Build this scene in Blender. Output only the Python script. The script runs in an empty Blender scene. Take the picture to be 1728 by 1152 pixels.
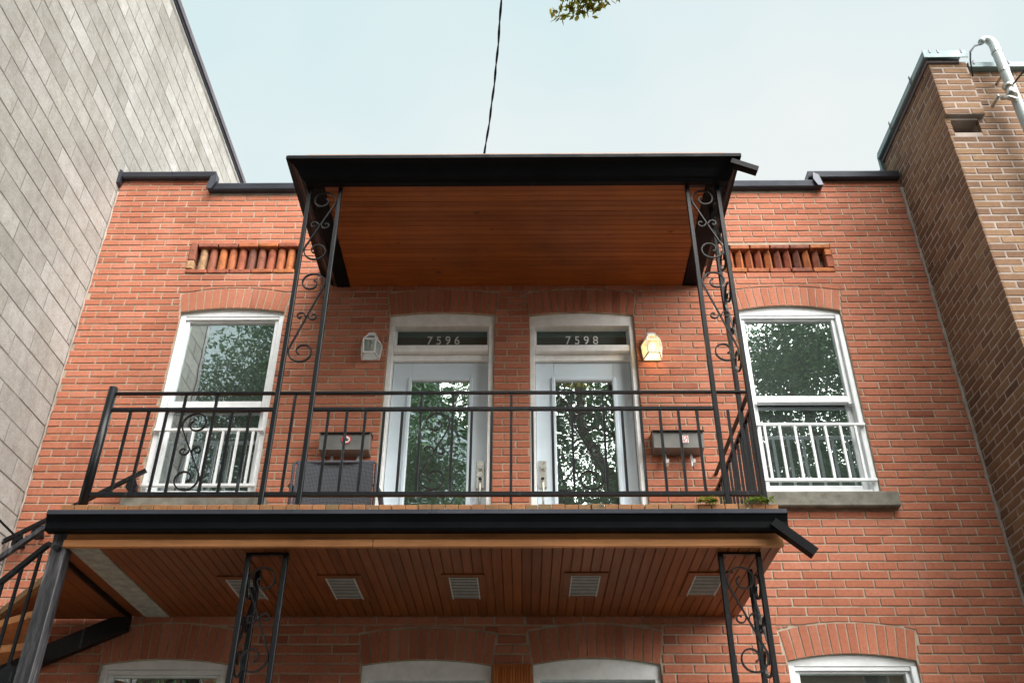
import bpy, math, random
import numpy as np
from mathutils import Vector, Matrix

random.seed(7)
rng = np.random.default_rng(7)
S = bpy.context.scene
COL = S.collection

# ------------------------------------------------------------------ camera, sky, sun, exposure
# metres; facade of the red house is the plane y = 0, street towards -y, ground z = 0
CAM_D, CAM_Z = 6.577, 1.6
FOC, PITCH, ROLL, YAW = 1593.0, 0.5767, 0.00357, -0.0129
_fw = Vector((math.sin(YAW)*math.cos(PITCH), math.cos(YAW)*math.cos(PITCH), math.sin(PITCH)))
_rt = _fw.cross(Vector((0, 0, 1))).normalized()
_up = _rt.cross(_fw)
CR = math.cos(ROLL)*_rt + math.sin(ROLL)*_up
CU = -math.sin(ROLL)*_rt + math.cos(ROLL)*_up
cd = bpy.data.cameras.new('camera')
cam = bpy.data.objects.new('camera', cd)
COL.objects.link(cam)
cam.matrix_world = Matrix(((CR.x, CU.x, -_fw.x, 0), (CR.y, CU.y, -_fw.y, -CAM_D), (CR.z, CU.z, -_fw.z, CAM_Z), (0, 0, 0, 1)))
cd.sensor_fit = 'HORIZONTAL'
cd.sensor_width = 36.0
cd.lens = FOC/1728*36
cd.clip_start = 0.05
cd.clip_end = 600
S.camera = cam

SUN_EL, SUN_AZ = math.radians(38), math.radians(144)     # azimuth clockwise from +y: behind the camera
w = bpy.data.worlds.new('World')
S.world = w
w.use_nodes = True
wn, wl = w.node_tree.nodes, w.node_tree.links
wn.clear()
wo = wn.new('ShaderNodeOutputWorld')
bg = wn.new('ShaderNodeBackground')
sk = wn.new('ShaderNodeTexSky')
sk.sky_type = 'NISHITA'
sk.sun_disc = False
sk.sun_elevation = SUN_EL
sk.sun_rotation = SUN_AZ
sk.air_density = 1.0
sk.dust_density = 0.4
tc = wn.new('ShaderNodeTexCoord')
no = wn.new('ShaderNodeTexNoise')
no.inputs['Scale'].default_value = 1.6
no.inputs['Detail'].default_value = 4
no.inputs['Roughness'].default_value = 0.45
wl.new(tc.outputs['Generated'], no.inputs['Vector'])
cr = wn.new('ShaderNodeValToRGB')                         # thin even cloud sheet, a little bluer where it thins
cr.color_ramp.elements[0].position = 0.38
cr.color_ramp.elements[0].color = (1.07, 1.36, 1.40, 1)
cr.color_ramp.elements[1].position = 0.64
cr.color_ramp.elements[1].color = (1.47, 1.49, 1.46, 1)
wl.new(no.outputs['Fac'], cr.inputs['Fac'])
mx = wn.new('ShaderNodeMix')
mx.data_type = 'RGBA'
mx.inputs['Factor'].default_value = 0.985
wl.new(sk.outputs['Color'], mx.inputs['A'])
wl.new(cr.outputs['Color'], mx.inputs['B'])
wl.new(mx.outputs['Result'], bg.inputs['Color'])
bg.inputs['Strength'].default_value = 0.1
wl.new(bg.outputs['Background'], wo.inputs['Surface'])

sd = bpy.data.lights.new('sun', 'SUN')
sd.energy = 2.5
sd.angle = math.radians(70)                               # sun behind a bright cloud sheet
sd.color = (1.0, 0.965, 0.92)
sun = bpy.data.objects.new('sun', sd)
COL.objects.link(sun)
_sv = Vector((math.sin(SUN_AZ)*math.cos(SUN_EL), math.cos(SUN_AZ)*math.cos(SUN_EL), math.sin(SUN_EL)))
sun.rotation_euler = _sv.to_track_quat('Z', 'Y').to_euler()
sun.location = (3, -20, 25)

vs = S.view_settings
vs.view_transform = 'Standard'
vs.look = 'None'
vs.gamma = 1.0
vs.use_curve_mapping = False
vs.exposure = 2.62
S.cycles.max_bounces = 8
S.cycles.transparent_max_bounces = 12


def project(x, y, z):
    d = Vector((x, y + CAM_D, z - CAM_Z))
    c = d.dot(_fw)
    if c <= 0.05:
        return None
    return 864 + FOC*d.dot(CR)/c, 576 - FOC*d.dot(CU)/c


# ------------------------------------------------------------------ materials
class NT:
    def __init__(s, name):
        s.m = bpy.data.materials.new(name)
        s.m.use_nodes = True
        s.n, s.l = s.m.node_tree.nodes, s.m.node_tree.links
        s.b = s.n['Principled BSDF']

    def new(s, t, **kw):
        n = s.n.new(t)
        for k, v in kw.items():
            setattr(n, k, v)
        return n

    def link(s, a, b):
        s.l.new(a, b)

    def pos(s, scale=(1, 1, 1), obj=False):
        if obj:
            g = s.new('ShaderNodeTexCoord').outputs['Object']
        else:
            g = s.new('ShaderNodeNewGeometry').outputs['Position']
        mp = s.new('ShaderNodeMapping')
        mp.inputs['Scale'].default_value = scale
        s.link(g, mp.inputs['Vector'])
        return mp.outputs['Vector']

    def noise(s, vec, scale, detail=4, rough=0.55):
        n = s.new('ShaderNodeTexNoise')
        n.inputs['Scale'].default_value = scale
        n.inputs['Detail'].default_value = detail
        n.inputs['Roughness'].default_value = rough
        s.link(vec, n.inputs['Vector'])
        return n.outputs['Fac']

    def ramp(s, fac, stops):
        r = s.new('ShaderNodeValToRGB')
        e = r.color_ramp.elements
        while len(e) < len(stops):
            e.new(0.5)
        for i, (p, c) in enumerate(stops):
            e[i].position = p
            e[i].color = (*c, 1) if len(c) == 3 else c
        s.link(fac, r.inputs['Fac'])
        return r.outputs['Color']

    def mix(s, fac, a, b, blend='MIX'):
        m = s.new('ShaderNodeMix', data_type='RGBA', blend_type=blend)
        for v, k in ((fac, 'Factor'), (a, 'A'), (b, 'B')):
            if isinstance(v, (int, float)):
                m.inputs[k].default_value = v
            elif isinstance(v, tuple):
                m.inputs[k].default_value = (*v, 1)
            else:
                s.link(v, m.inputs[k])
        return m.outputs['Result']

    def math(s, op, a, b=0.0):
        m = s.new('ShaderNodeMath', operation=op)
        for i, v in enumerate((a, b)):
            if isinstance(v, (int, float)):
                m.inputs[i].default_value = v
            else:
                s.link(v, m.inputs[i])
        return m.outputs[0]

    def rnd(s):
        """random per object and per loose piece, so single bricks and joined ones vary alike"""
        a = s.new('ShaderNodeObjectInfo').outputs['Random']
        b = s.new('ShaderNodeNewGeometry').outputs['Random Per Island']
        return s.math('FRACT', s.math('ADD', a, b))

    def bump(s, h, strength=0.3, dist=0.01):
        b = s.new('ShaderNodeBump')
        b.inputs['Strength'].default_value = strength
        b.inputs['Distance'].default_value = dist
        s.link(h, b.inputs['Height'])
        s.link(b.outputs['Normal'], s.b.inputs['Normal'])

    def set(s, color=None, rough=None, metal=None, spec=None):
        for v, k in ((color, 'Base Color'), (rough, 'Roughness'), (metal, 'Metallic'), (spec, 'Specular IOR Level')):
            if v is None:
                continue
            if isinstance(v, (int, float)):
                s.b.inputs[k].default_value = v
            elif isinstance(v, tuple):
                s.b.inputs[k].default_value = (*v, 1)
            else:
                s.link(v, s.b.inputs[k])
        return s.m


def mat_brick(name, stops, pale_patch=(0.5, 0.5, 0.5), bumpk=0.35, spot=0.25):
    t = NT(name)
    base = t.ramp(t.rnd(), stops)
    p = t.pos()
    big = t.ramp(t.noise(p, 0.9, 3), [(0.3, (0.78, 0.77, 0.76)), (0.5, (0.98, 0.98, 0.98)), (0.7, (1.13, 1.13, 1.13))])
    fine = t.ramp(t.noise(p, 42, 5, 0.65), [(0.3, (0.72, 0.70, 0.68)), (0.55, (1, 1, 1)), (0.8, (1.12, 1.1, 1.08))])
    c = t.mix(1.0, base, big, 'MULTIPLY')
    c = t.mix(0.8, c, fine, 'MULTIPLY')
    wv = t.noise(t.pos((3.2, 3.2, 0.7)), 1.3, 5, 0.6)
    c = t.mix(t.math('MULTIPLY', t.ramp(wv, [(0.56, (0, 0, 0)), (0.78, (1, 1, 1))]), spot), c, pale_patch)
    so = t.noise(t.pos((2.4, 2.4, 0.35)), 2.1, 6, 0.65)
    c = t.mix(t.math('MULTIPLY', t.ramp(so, [(0.57, (0, 0, 0)), (0.78, (1, 1, 1))]), 0.3), c, (0.11, 0.055, 0.04))
    t.bump(t.noise(p, 130, 6, 0.7), bumpk, 0.004)
    return t.set(c, 0.88, 0, 0.25)


M = {}
M['red_brick'] = mat_brick('red_brick', [(0, (0.39, 0.132, 0.076)), (0.2, (0.47, 0.172, 0.103)), (0.5, (0.43, 0.152, 0.088)), (0.8, (0.50, 0.195, 0.122)), (0.93, (0.45, 0.162, 0.095)), (1, (0.32, 0.105, 0.062))], (0.50, 0.27, 0.21), 0.3, 0.45)  # pale patches are efflorescence and fading, partly painted haze
M['brown_brick'] = mat_brick('brown_brick', [(0, (0.125, 0.070, 0.042)), (0.2, (0.215, 0.122, 0.068)), (0.4, (0.16, 0.088, 0.053)), (0.6, (0.25, 0.150, 0.082)), (0.8, (0.185, 0.10, 0.058)), (1, (0.28, 0.175, 0.098))], (0.33, 0.22, 0.14), 0.7, 0.2)


def mat_mortar(name, c0, c1, c2):
    t = NT(name)
    p = t.pos()
    c = t.ramp(t.noise(p, 6, 6, 0.65), [(0.3, c0), (0.5, c1), (0.75, c2)])
    t.bump(t.noise(p, 160, 5, 0.7), 0.6, 0.004)
    return t.set(c, 0.95, 0, 0.1)


M['mortar'] = mat_mortar('mortar', (0.27, 0.20, 0.145), (0.42, 0.34, 0.26), (0.54, 0.46, 0.37))
M['pale_mortar'] = mat_mortar('pale_mortar', (0.25, 0.205, 0.175), (0.34, 0.285, 0.25), (0.44, 0.375, 0.335))
M['grey_mortar'] = mat_mortar('grey_mortar', (0.13, 0.12, 0.105), (0.19, 0.18, 0.165), (0.28, 0.265, 0.245))

t = NT('concrete_block')
p = t.pos()
c = t.ramp(t.rnd(), [(0, (0.31, 0.302, 0.282)), (0.3, (0.41, 0.402, 0.38)), (0.6, (0.35, 0.342, 0.322)), (1, (0.46, 0.452, 0.435))])
cl = t.ramp(t.noise(t.pos((1, 1.6, 0.8)), 1.7, 5, 0.6), [(0.3, (0.74, 0.71, 0.67)), (0.5, (0.96, 0.95, 0.93)), (0.72, (1.2, 1.2, 1.22))])
c = t.mix(0.55, c, cl, 'MULTIPLY')
c = t.mix(0.6, c, t.ramp(t.noise(p, 9, 6, 0.65), [(0.3, (0.72, 0.69, 0.64)), (0.55, (1, 1, 1)), (0.8, (1.15, 1.15, 1.15))]), 'MULTIPLY')
c = t.mix(0.75, c, t.ramp(t.noise(p, 55, 5, 0.75), [(0.3, (0.66, 0.65, 0.63)), (0.6, (1, 1, 1)), (0.8, (1.1, 1.1, 1.1))]), 'MULTIPLY')
t.bump(t.noise(p, 70, 6, 0.75), 0.8, 0.008)
M['block'] = t.set(c, 0.93, 0, 0.15)


def mat_plain(name, col, rough=0.5, metal=0.0, spec=0.5, var=0.15, scale=6, bump=0.0, stretch=(1, 1, 1)):
    t = NT(name)
    p = t.pos(stretch)
    lo = tuple(max(0, v*(1 - var)) for v in col)
    hi = tuple(v*(1 + var) for v in col)
    n = t.noise(p, scale, 6, 0.6)
    c = t.ramp(n, [(0.3, lo), (0.7, hi)])
    if bump:
        t.bump(t.noise(p, scale*8, 5), bump, 0.004)
    r = t.ramp(t.noise(p, scale*1.7, 4), [(0.3, (rough*0.8,)*3), (0.7, (min(1, rough*1.2),)*3)])
    return t.set(c, r, metal, spec)


M['white'] = mat_plain('white_vinyl', (0.76, 0.785, 0.80), 0.42, 0, 0.45, 0.08, 11)
M['cream'] = mat_plain('weathered_white_paint', (0.81, 0.83, 0.83), 0.55, 0, 0.4, 0.1, 14, 0.1)
M['door_paint'] = mat_plain('door_paint', (0.63, 0.74, 0.82), 0.4, 0, 0.45, 0.05, 5)
M['gutter'] = mat_plain('black_aluminium', (0.004, 0.0045, 0.006), 0.48, 0.0, 0.10, 0.25, 5)
M['flashing'] = mat_plain('dark_flashing', (0.055, 0.06, 0.075), 0.34, 0.45, 0.4, 0.2, 3, 0.05)
M['purple_flashing'] = mat_plain('brown_flashing', (0.14, 0.12, 0.135), 0.45, 0.2, 0.5, 0.2, 3)
M['galvanised'] = mat_plain('pale_galvanised', (0.20, 0.275, 0.285), 0.6, 0.1, 0.5, 0.12, 4)
M['pipe'] = mat_plain('grey_pipe', (0.50, 0.55, 0.55), 0.45, 0.1, 0.5, 0.12, 8)
M['steel'] = mat_plain('dull_steel', (0.45, 0.44, 0.40), 0.32, 0.8, 0.5, 0.15, 30)
M['bright_metal'] = mat_plain('bright_hook', (0.80, 0.80, 0.80), 0.3, 0.4, 0.5, 0.05, 30)
M['vent'] = mat_plain('vent_grille', (0.55, 0.55, 0.52), 0.6, 0.1, 0.4, 0.15, 25)
M['strip'] = mat_plain('grey_cement_strip', (0.36, 0.37, 0.33), 0.9, 0, 0.2, 0.3, 14, 0.4)
M['concrete'] = mat_plain('sill_concrete', (0.17, 0.163, 0.135), 0.92, 0, 0.2, 0.35, 11, 0.5)
M['ground'] = mat_plain('pavement', (0.095, 0.10, 0.085), 0.9, 0, 0.2, 0.15, 3, 0.3)
M['asphalt'] = mat_plain('asphalt', (0.055, 0.055, 0.056), 0.9, 0, 0.2, 0.2, 8, 0.3)
M['mailbox'] = mat_plain('grey_mailbox', (0.20, 0.20, 0.19), 0.38, 0.4, 0.5, 0.2, 7)
M['black_lid'] = mat_plain('black_lid', (0.02, 0.02, 0.02), 0.4, 0.2, 0.5, 0.2, 7)
M['red'] = mat_plain('red_print', (0.55, 0.03, 0.03), 0.5)
M['sticker'] = mat_plain('white_sticker', (0.78, 0.77, 0.75), 0.5)
M['ink'] = mat_plain('black_print', (0.03, 0.03, 0.03), 0.5)
M['dim_inside'] = mat_plain('dark_room', (0.030, 0.034, 0.036), 0.95, 0, 0.1, 0.3, 2, 0, (6, 1, 0.4))  # near-black colour stands in for the shade inside unlit rooms and frames
M['blind'] = mat_plain('pale_blind', (0.20, 0.24, 0.24), 0.9, 0, 0.1, 0.1, 2)
M['cable'] = mat_plain('black_cable', (0.02, 0.025, 0.035), 0.55)
M['bulb_off'] = mat_plain('bulb_glass', (0.75, 0.75, 0.72), 0.25)
M['digit'] = mat_plain('silver_digit', (0.72, 0.73, 0.71), 0.35, 0.1)
M['bark'] = mat_plain('bark', (0.075, 0.058, 0.045), 0.95, 0, 0.1, 0.4, 9, 0.9, (1, 1, 0.25))

t = NT('black_iron')                                    # black gloss paint, dusty and flaking a little; grey-blue streaks also paint in highlights
p = t.pos()
wr = t.noise(t.pos((34, 34, 3.0)), 1.0, 6, 0.7)
c = t.mix(t.ramp(wr, [(0.60, (0, 0, 0)), (0.74, (0.7, 0.7, 0.7))]), (0.005, 0.006, 0.0075), (0.11, 0.12, 0.135))
t.bump(t.noise(p, 90, 4), 0.25, 0.002)
M['iron'] = t.set(c, 0.36, 0, 0.28)
t = NT('worn_black_sheen')
p = t.pos((13, 13, 1.2))
wr = t.noise(p, 1.4, 8, 0.75)
c = t.ramp(wr, [(0.42, (0.012, 0.012, 0.015)), (0.55, (0.06, 0.06, 0.066)), (0.68, (0.22, 0.215, 0.22))])  # pale streaks are paint wear plus painted sky reflection
t.bump(wr, 0.3, 0.003)
M['worn_sheen_steel'] = t.set(c, 0.5, 0, 0.5)


def mat_wood(name, stops, grain=(1.5, 30, 30), rough=0.55, dirt=0.5, dirtcol=(0.05, 0.025, 0.012)):
    t = NT(name)
    base = t.ramp(t.rnd(), stops)
    g = t.noise(t.pos(grain), 2.2, 6, 0.65)
    c = t.mix(0.75, base, t.ramp(g, [(0.3, (0.66, 0.6, 0.55)), (0.55, (1, 1, 1)), (0.8, (1.2, 1.2, 1.2))]), 'MULTIPLY')
    d = t.noise(t.pos((2, 2, 9)), 3.1, 7, 0.7)
    c = t.mix(t.math('MULTIPLY', t.ramp(d, [(0.58, (0, 0, 0)), (0.75, (1, 1, 1))]), dirt), c, dirtcol)
    f_ = t.noise(t.pos((1.1, 1.1, 1.1)), 1.6, 4, 0.6)
    c = t.mix(0.8, c, t.ramp(f_, [(0.3, (0.72, 0.68, 0.62)), (0.5, (1, 1, 1)), (0.72, (1.28, 1.25, 1.2))]), 'MULTIPLY')
    kn = t.new('ShaderNodeTexVoronoi')
    kn.inputs['Scale'].default_value = 1.0
    t.link(t.pos(tuple(4.5 if v > 5 else 3.0 for v in grain)), kn.inputs['Vector'])
    c = t.mix(t.ramp(kn.outputs['Distance'], [(0.05, (0.85, 0.85, 0.85)), (0.10, (0, 0, 0))]), c, tuple(v*0.7 for v in dirtcol))
    t.bump(g, 0.25, 0.003)
    return t.set(c, rough, 0, 0.35)


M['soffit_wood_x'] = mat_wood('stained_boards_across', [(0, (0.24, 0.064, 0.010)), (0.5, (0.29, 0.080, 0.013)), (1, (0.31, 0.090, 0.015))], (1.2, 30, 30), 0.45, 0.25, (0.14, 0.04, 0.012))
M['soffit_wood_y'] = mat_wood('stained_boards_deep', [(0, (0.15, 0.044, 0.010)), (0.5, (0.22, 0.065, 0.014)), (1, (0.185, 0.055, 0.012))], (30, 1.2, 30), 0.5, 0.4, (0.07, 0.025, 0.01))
M['fascia_wood'] = mat_wood('weathered_orange_board', [(0, (0.54, 0.235, 0.09)), (1, (0.60, 0.27, 0.11))], (1.2, 26, 26), 0.6, 0.35, (0.30, 0.19, 0.10))
M['fascia_dark'] = mat_wood('stained_orange_board', [(0, (0.46, 0.19, 0.065)), (1, (0.50, 0.21, 0.075))], (1.2, 26, 26), 0.6, 0.75, (0.20, 0.13, 0.07))
M['deck_wood'] = mat_wood('deck_board', [(0, (0.27, 0.125, 0.05)), (0.35, (0.34, 0.15, 0.06)), (0.7, (0.20, 0.125, 0.055)), (1, (0.30, 0.12, 0.045))], (24, 2, 24), 0.75, 0.8, (0.10, 0.085, 0.045))
M['tread_wood'] = mat_wood('stair_tread', [(0, (0.42, 0.20, 0.08)), (1, (0.36, 0.165, 0.06))], (6, 6, 20), 0.7, 0.5, (0.16, 0.12, 0.06))
M['panel_wood'] = mat_wood('orange_slat', [(0, (0.40, 0.12, 0.03)), (1, (0.50, 0.17, 0.045))], (26, 26, 1.5), 0.4, 0.3, (0.15, 0.05, 0.02))

TERRA = []
for i, cc in enumerate([(0.36, 0.115, 0.05), (0.25, 0.088, 0.055), (0.42, 0.14, 0.05), (0.19, 0.075, 0.052), (0.31, 0.092, 0.05), (0.40, 0.24, 0.13)]):
    t = NT('terracotta_tone')
    p = t.pos()
    c = t.ramp(t.noise(p, 17, 6, 0.7), [(0.34, tuple(v*0.55 for v in cc)), (0.52, cc), (0.72, tuple(min(0.7, v*1.3) for v in cc))])
    t.bump(t.noise(p, 60, 5), 0.6, 0.006)
    TERRA.append(t.set(c, 0.85, 0, 0.3))

t = NT('wicker')
p = t.pos((1, 1, 1), True)
wvx = t.new('ShaderNodeTexWave', wave_type='BANDS', bands_direction='X')
wvx.inputs['Scale'].default_value = 32
wvz = t.new('ShaderNodeTexWave', wave_type='BANDS', bands_direction='Z')
wvz.inputs['Scale'].default_value = 32
t.link(p, wvx.inputs['Vector'])
t.link(p, wvz.inputs['Vector'])
wf = t.math('MULTIPLY', wvx.outputs['Fac'], wvz.outputs['Fac'])
c = t.ramp(wf, [(0.0, (0.05, 0.056, 0.068)), (0.5, (0.095, 0.107, 0.13)), (1.0, (0.15, 0.17, 0.20))])
t.bump(wf, 0.8, 0.006)
M['wicker'] = t.set(c, 0.6, 0, 0.4)


def mat_glass(name, refl, tint, wob=0.0):
    t = NT(name)
    t.n.remove(t.b)
    g = t.new('ShaderNodeBsdfGlossy')
    g.inputs['Roughness'].default_value = 0.0
    g.inputs['Color'].default_value = (*tint, 1)
    tr = t.new('ShaderNodeBsdfTransparent')
    tr.inputs['Color'].default_value = (0.75, 0.82, 0.80, 1)
    lw = t.new('ShaderNodeLayerWeight')
    lw.inputs['Blend'].default_value = 0.35
    f = t.math('ADD', t.math('MULTIPLY', lw.outputs['Fresnel'], 0.5), refl)
    m = t.new('ShaderNodeMixShader')
    t.link(f, m.inputs[0])
    t.link(tr.outputs[0], m.inputs[1])
    t.link(g.outputs[0], m.inputs[2])
    if wob:
        b = t.new('ShaderNodeBump')
        b.inputs['Strength'].default_value = wob
        b.inputs['Distance'].default_value = 0.01
        t.link(t.noise(t.pos((1, 1, 0.45)), 5.5, 2, 0.4), b.inputs['Height'])
        t.link(b.outputs['Normal'], g.inputs['Normal'])
    df = t.new('ShaderNodeBsdfDiffuse')
    df.inputs['Color'].default_value = (0.62, 0.70, 0.68, 1)
    m2 = t.new('ShaderNodeMixShader')
    m2.inputs[0].default_value = 0.045
    t.link(m.outputs[0], m2.inputs[1])
    t.link(df.outputs[0], m2.inputs[2])
    t.link(m2.outputs[0], t.n['Material Output'].inputs['Surface'])
    return t.m


M['pane'] = mat_glass('window_glass', 0.42, (0.92, 1.0, 1.0), 0.05)
M['screen_pane'] = mat_glass('window_glass_behind_screen', 0.27, (0.92, 0.98, 1.0), 0.05)
M['door_pane'] = mat_glass('door_glass', 0.52, (0.92, 1.0, 0.99), 0.09)
M['transom_pane'] = mat_glass('transom_glass', 0.07, (0.75, 0.95, 1.0), 0.03)

M['lamp_glass'] = mat_glass('lamp_glass', 0.10, (0.95, 0.95, 0.95), 0.25)
t = NT('lit_bulb')
t.b.inputs['Emission Color'].default_value = (1.0, 0.50, 0.14, 1)
t.b.inputs['Emission Strength'].default_value = 0.95
M['bulb_on'] = t.set((1, 0.85, 0.6), 0.4)


def mat_leaf(name, stops, tl=0.35):
    t = NT(name)
    c = t.ramp(t.rnd(), stops)
    t.set(c, 0.5, 0, 0.3)
    tb = t.new('ShaderNodeBsdfTranslucent')
    t.link(c, tb.inputs['Color'])
    m = t.new('ShaderNodeMixShader')
    m.inputs[0].default_value = tl
    t.link(t.b.outputs[0], m.inputs[1])
    t.link(tb.outputs[0], m.inputs[2])
    t.link(m.outputs[0], t.n['Material Output'].inputs['Surface'])
    return t.m


M['leaf'] = mat_leaf('green_leaf', [(0, (0.04, 0.10, 0.045)), (0.5, (0.065, 0.14, 0.06)), (1, (0.10, 0.18, 0.06))], 0.5)
M['branch_leaf'] = mat_leaf('backlit_leaf', [(0, (0.11, 0.13, 0.018)), (0.5, (0.23, 0.22, 0.035)), (1, (0.36, 0.29, 0.06))], 0.65)  # leaf colour yellowed and brightened to paint in light from behind
M['moss'] = mat_leaf('moss_leaf', [(0, (0.08, 0.15, 0.02)), (0.6, (0.18, 0.27, 0.03)), (1, (0.30, 0.34, 0.06))])


# ------------------------------------------------------------------ mesh helpers
class MB:
    def __init__(s):
        s.v, s.f = [], []

    def add(s, vs_, fs_):
        o = len(s.v)
        s.v += [tuple(v) for v in vs_]
        s.f += [tuple(i + o for i in f) for f in fs_]
        return s

    def box(s, x0, x1, y0, y1, z0, z1, b=0.0):
        if x0 > x1: x0, x1 = x1, x0
        if y0 > y1: y0, y1 = y1, y0
        if z0 > z1: z0, z1 = z1, z0
        b = min(b, (x1-x0)*0.45, (y1-y0)*0.45, (z1-z0)*0.45)
        if b <= 0:
            vv = [(x, y, z) for x in (x0, x1) for y in (y0, y1) for z in (z0, z1)]
            return s.add(vv, [(0, 1, 3, 2), (4, 6, 7, 5), (0, 4, 5, 1), (2, 3, 7, 6), (0, 2, 6, 4), (1, 5, 7, 3)])
        X, Y, Z = (x0, x1), (y0, y1), (z0, z1)
        vv, idx = [], {}
        for i in (0, 1):
            for j in (0, 1):
                for k in (0, 1):
                    sx, sy, sz = (b if i == 0 else -b), (b if j == 0 else -b), (b if k == 0 else -b)
                    idx[i, j, k, 0] = len(vv); vv.append((X[i], Y[j]+sy, Z[k]+sz))
                    idx[i, j, k, 1] = len(vv); vv.append((X[i]+sx, Y[j], Z[k]+sz))
                    idx[i, j, k, 2] = len(vv); vv.append((X[i]+sx, Y[j]+sy, Z[k]))
        ff = []
        for a in (0, 1):
            ff.append([idx[a, 0, 0, 0], idx[a, 1, 0, 0], idx[a, 1, 1, 0], idx[a, 0, 1, 0]])
            ff.append([idx[0, a, 0, 1], idx[1, a, 0, 1], idx[1, a, 1, 1], idx[0, a, 1, 1]])
            ff.append([idx[0, 0, a, 2], idx[1, 0, a, 2], idx[1, 1, a, 2], idx[0, 1, a, 2]])
        for a in (0, 1):
            for c in (0, 1):
                ff.append([idx[a, c, 0, 0], idx[a, c, 1, 0], idx[a, c, 1, 1], idx[a, c, 0, 1]])
                ff.append([idx[a, 0, c, 0], idx[a, 1, c, 0], idx[a, 1, c, 2], idx[a, 0, c, 2]])
                ff.append([idx[0, a, c, 1], idx[1, a, c, 1], idx[1, a, c, 2], idx[0, a, c, 2]])
                for d in (0, 1):
                    ff.append([idx[a, c, d, 0], idx[a, c, d, 1], idx[a, c, d, 2]])
        return s.add(vv, ff)

    def prism(s, poly, lo, hi, axis='y'):
        """extrude a polygon: axis y -> (x,z), axis x -> (y,z), axis z -> (x,y)"""
        n = len(poly)
        mk = {'y': lambda p, t: (p[0], t, p[1]), 'x': lambda p, t: (t, p[0], p[1]), 'z': lambda p, t: (p[0], p[1], t)}[axis]
        vv = [mk(p, lo) for p in poly] + [mk(p, hi) for p in poly]
        ff = [tuple(range(n)), tuple(range(2*n-1, n-1, -1))]
        ff += [(i, i+n, (i+1) % n + n, (i+1) % n) for i in range(n)]
        return s.add(vv, ff)

    def tube(s, pts, r, n=8, caps=True):
        pts = [Vector(p) for p in pts]
        rs = r if isinstance(r, (list, tuple)) else [r]*len(pts)
        vv, ff = [], []
        ref = None
        for i, p in enumerate(pts):
            d = (pts[min(i+1, len(pts)-1)] - pts[max(i-1, 0)]).normalized()
            if ref is None:
                ref = Vector((0, 0, 1)) if abs(d.z) < 0.9 else Vector((1, 0, 0))
            a = (ref - d*ref.dot(d)).normalized()
            ref = a
            b = d.cross(a)
            for k in range(n):
                t_ = 2*math.pi*k/n
                vv.append(p + (a*math.cos(t_) + b*math.sin(t_))*rs[i])
        for i in range(len(pts)-1):
            for k in range(n):
                ff.append((i*n+k, i*n+(k+1) % n, (i+1)*n+(k+1) % n, (i+1)*n+k))
        if caps:
            ff.append(tuple(range(n-1, -1, -1)))
            ff.append(tuple(range((len(pts)-1)*n, len(pts)*n)))
        return s.add(vv, ff)

    def ribbon(s, pts2, org, ux, uy, thick, depth):
        """flat bar bent along a 2-D path lying in the plane (ux, uy) through org"""
        org, ux, uy = Vector(org), Vector(ux), Vector(uy)
        un = ux.cross(uy)
        P = [org + ux*a + uy*b for a, b in pts2]
        vv, ff = [], []
        for i, p in enumerate(P):
            d = (P[min(i+1, len(P)-1)] - P[max(i-1, 0)]).normalized()
            nn = un.cross(d).normalized()
            for sa, sb in ((-1, -1), (1, -1), (1, 1), (-1, 1)):
                vv.append(p + nn*sa*thick/2 + un*sb*depth/2)
        for i in range(len(P)-1):
            for k in range(4):
                ff.append((i*4+k, i*4+(k+1) % 4, (i+1)*4+(k+1) % 4, (i+1)*4+k))
        ff += [(3, 2, 1, 0), tuple(range(len(P)*4-4, len(P)*4))]
        return s.add(vv, ff)

    def bar(s, a, b, wx, wy=None):
        """square bar from a to b, wx wide and wy deep"""
        a, b = Vector(a), Vector(b)
        wy = wy or wx
        d = (b-a).normalized()
        u = Vector((0, 1, 0)) if abs(d.y) < 0.9 else Vector((0, 0, 1))
        u = (u - d*u.dot(d)).normalized()
        v = d.cross(u)
        vv = [p + v*i*wx/2 + u*j*wy/2 for p in (a, b) for i, j in ((-1, -1), (1, -1), (1, 1), (-1, 1))]
        return s.add(vv, [(3, 2, 1, 0), (4, 5, 6, 7)] + [(k, (k+1) % 4, (k+1) % 4+4, k+4) for k in range(4)])

    def sphere(s, c, rx, ry, rz, nu=10, nv=6):
        vv = [(c[0], c[1], c[2]-rz)]
        for j in range(1, nv):
            ph = -math.pi/2 + math.pi*j/nv
            for i in range(nu):
                th = 2*math.pi*i/nu
                vv.append((c[0]+rx*math.cos(ph)*math.cos(th), c[1]+ry*math.cos(ph)*math.sin(th), c[2]+rz*math.sin(ph)))
        vv.append((c[0], c[1], c[2]+rz))
        ff = [(0, 1+(i+1) % nu, 1+i) for i in range(nu)]
        for j in range(nv-2):
            for i in range(nu):
                ff.append((1+j*nu+i, 1+j*nu+(i+1) % nu, 1+(j+1)*nu+(i+1) % nu, 1+(j+1)*nu+i))
        L = len(vv)-1
        ff += [(L, 1+(nv-2)*nu+i, 1+(nv-2)*nu+(i+1) % nu) for i in range(nu)]
        return s.add(vv, ff)

    def mesh(s, name, m, smooth=False):
        me = bpy.data.meshes.new(name)
        me.from_pydata(s.v, [], s.f)
        import bmesh
        bm = bmesh.new()
        bm.from_mesh(me)
        bmesh.ops.recalc_face_normals(bm, faces=bm.faces)
        bm.to_mesh(me)
        bm.free()
        if m is not None:
            me.materials.append(m)
        if smooth:
            for pl in me.polygons:
                pl.use_smooth = True
        return me

    def build(s, name, m, parent=None, smooth=False, **props):
        return link(name, s.mesh(name, m, smooth), parent, **props)


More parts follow.
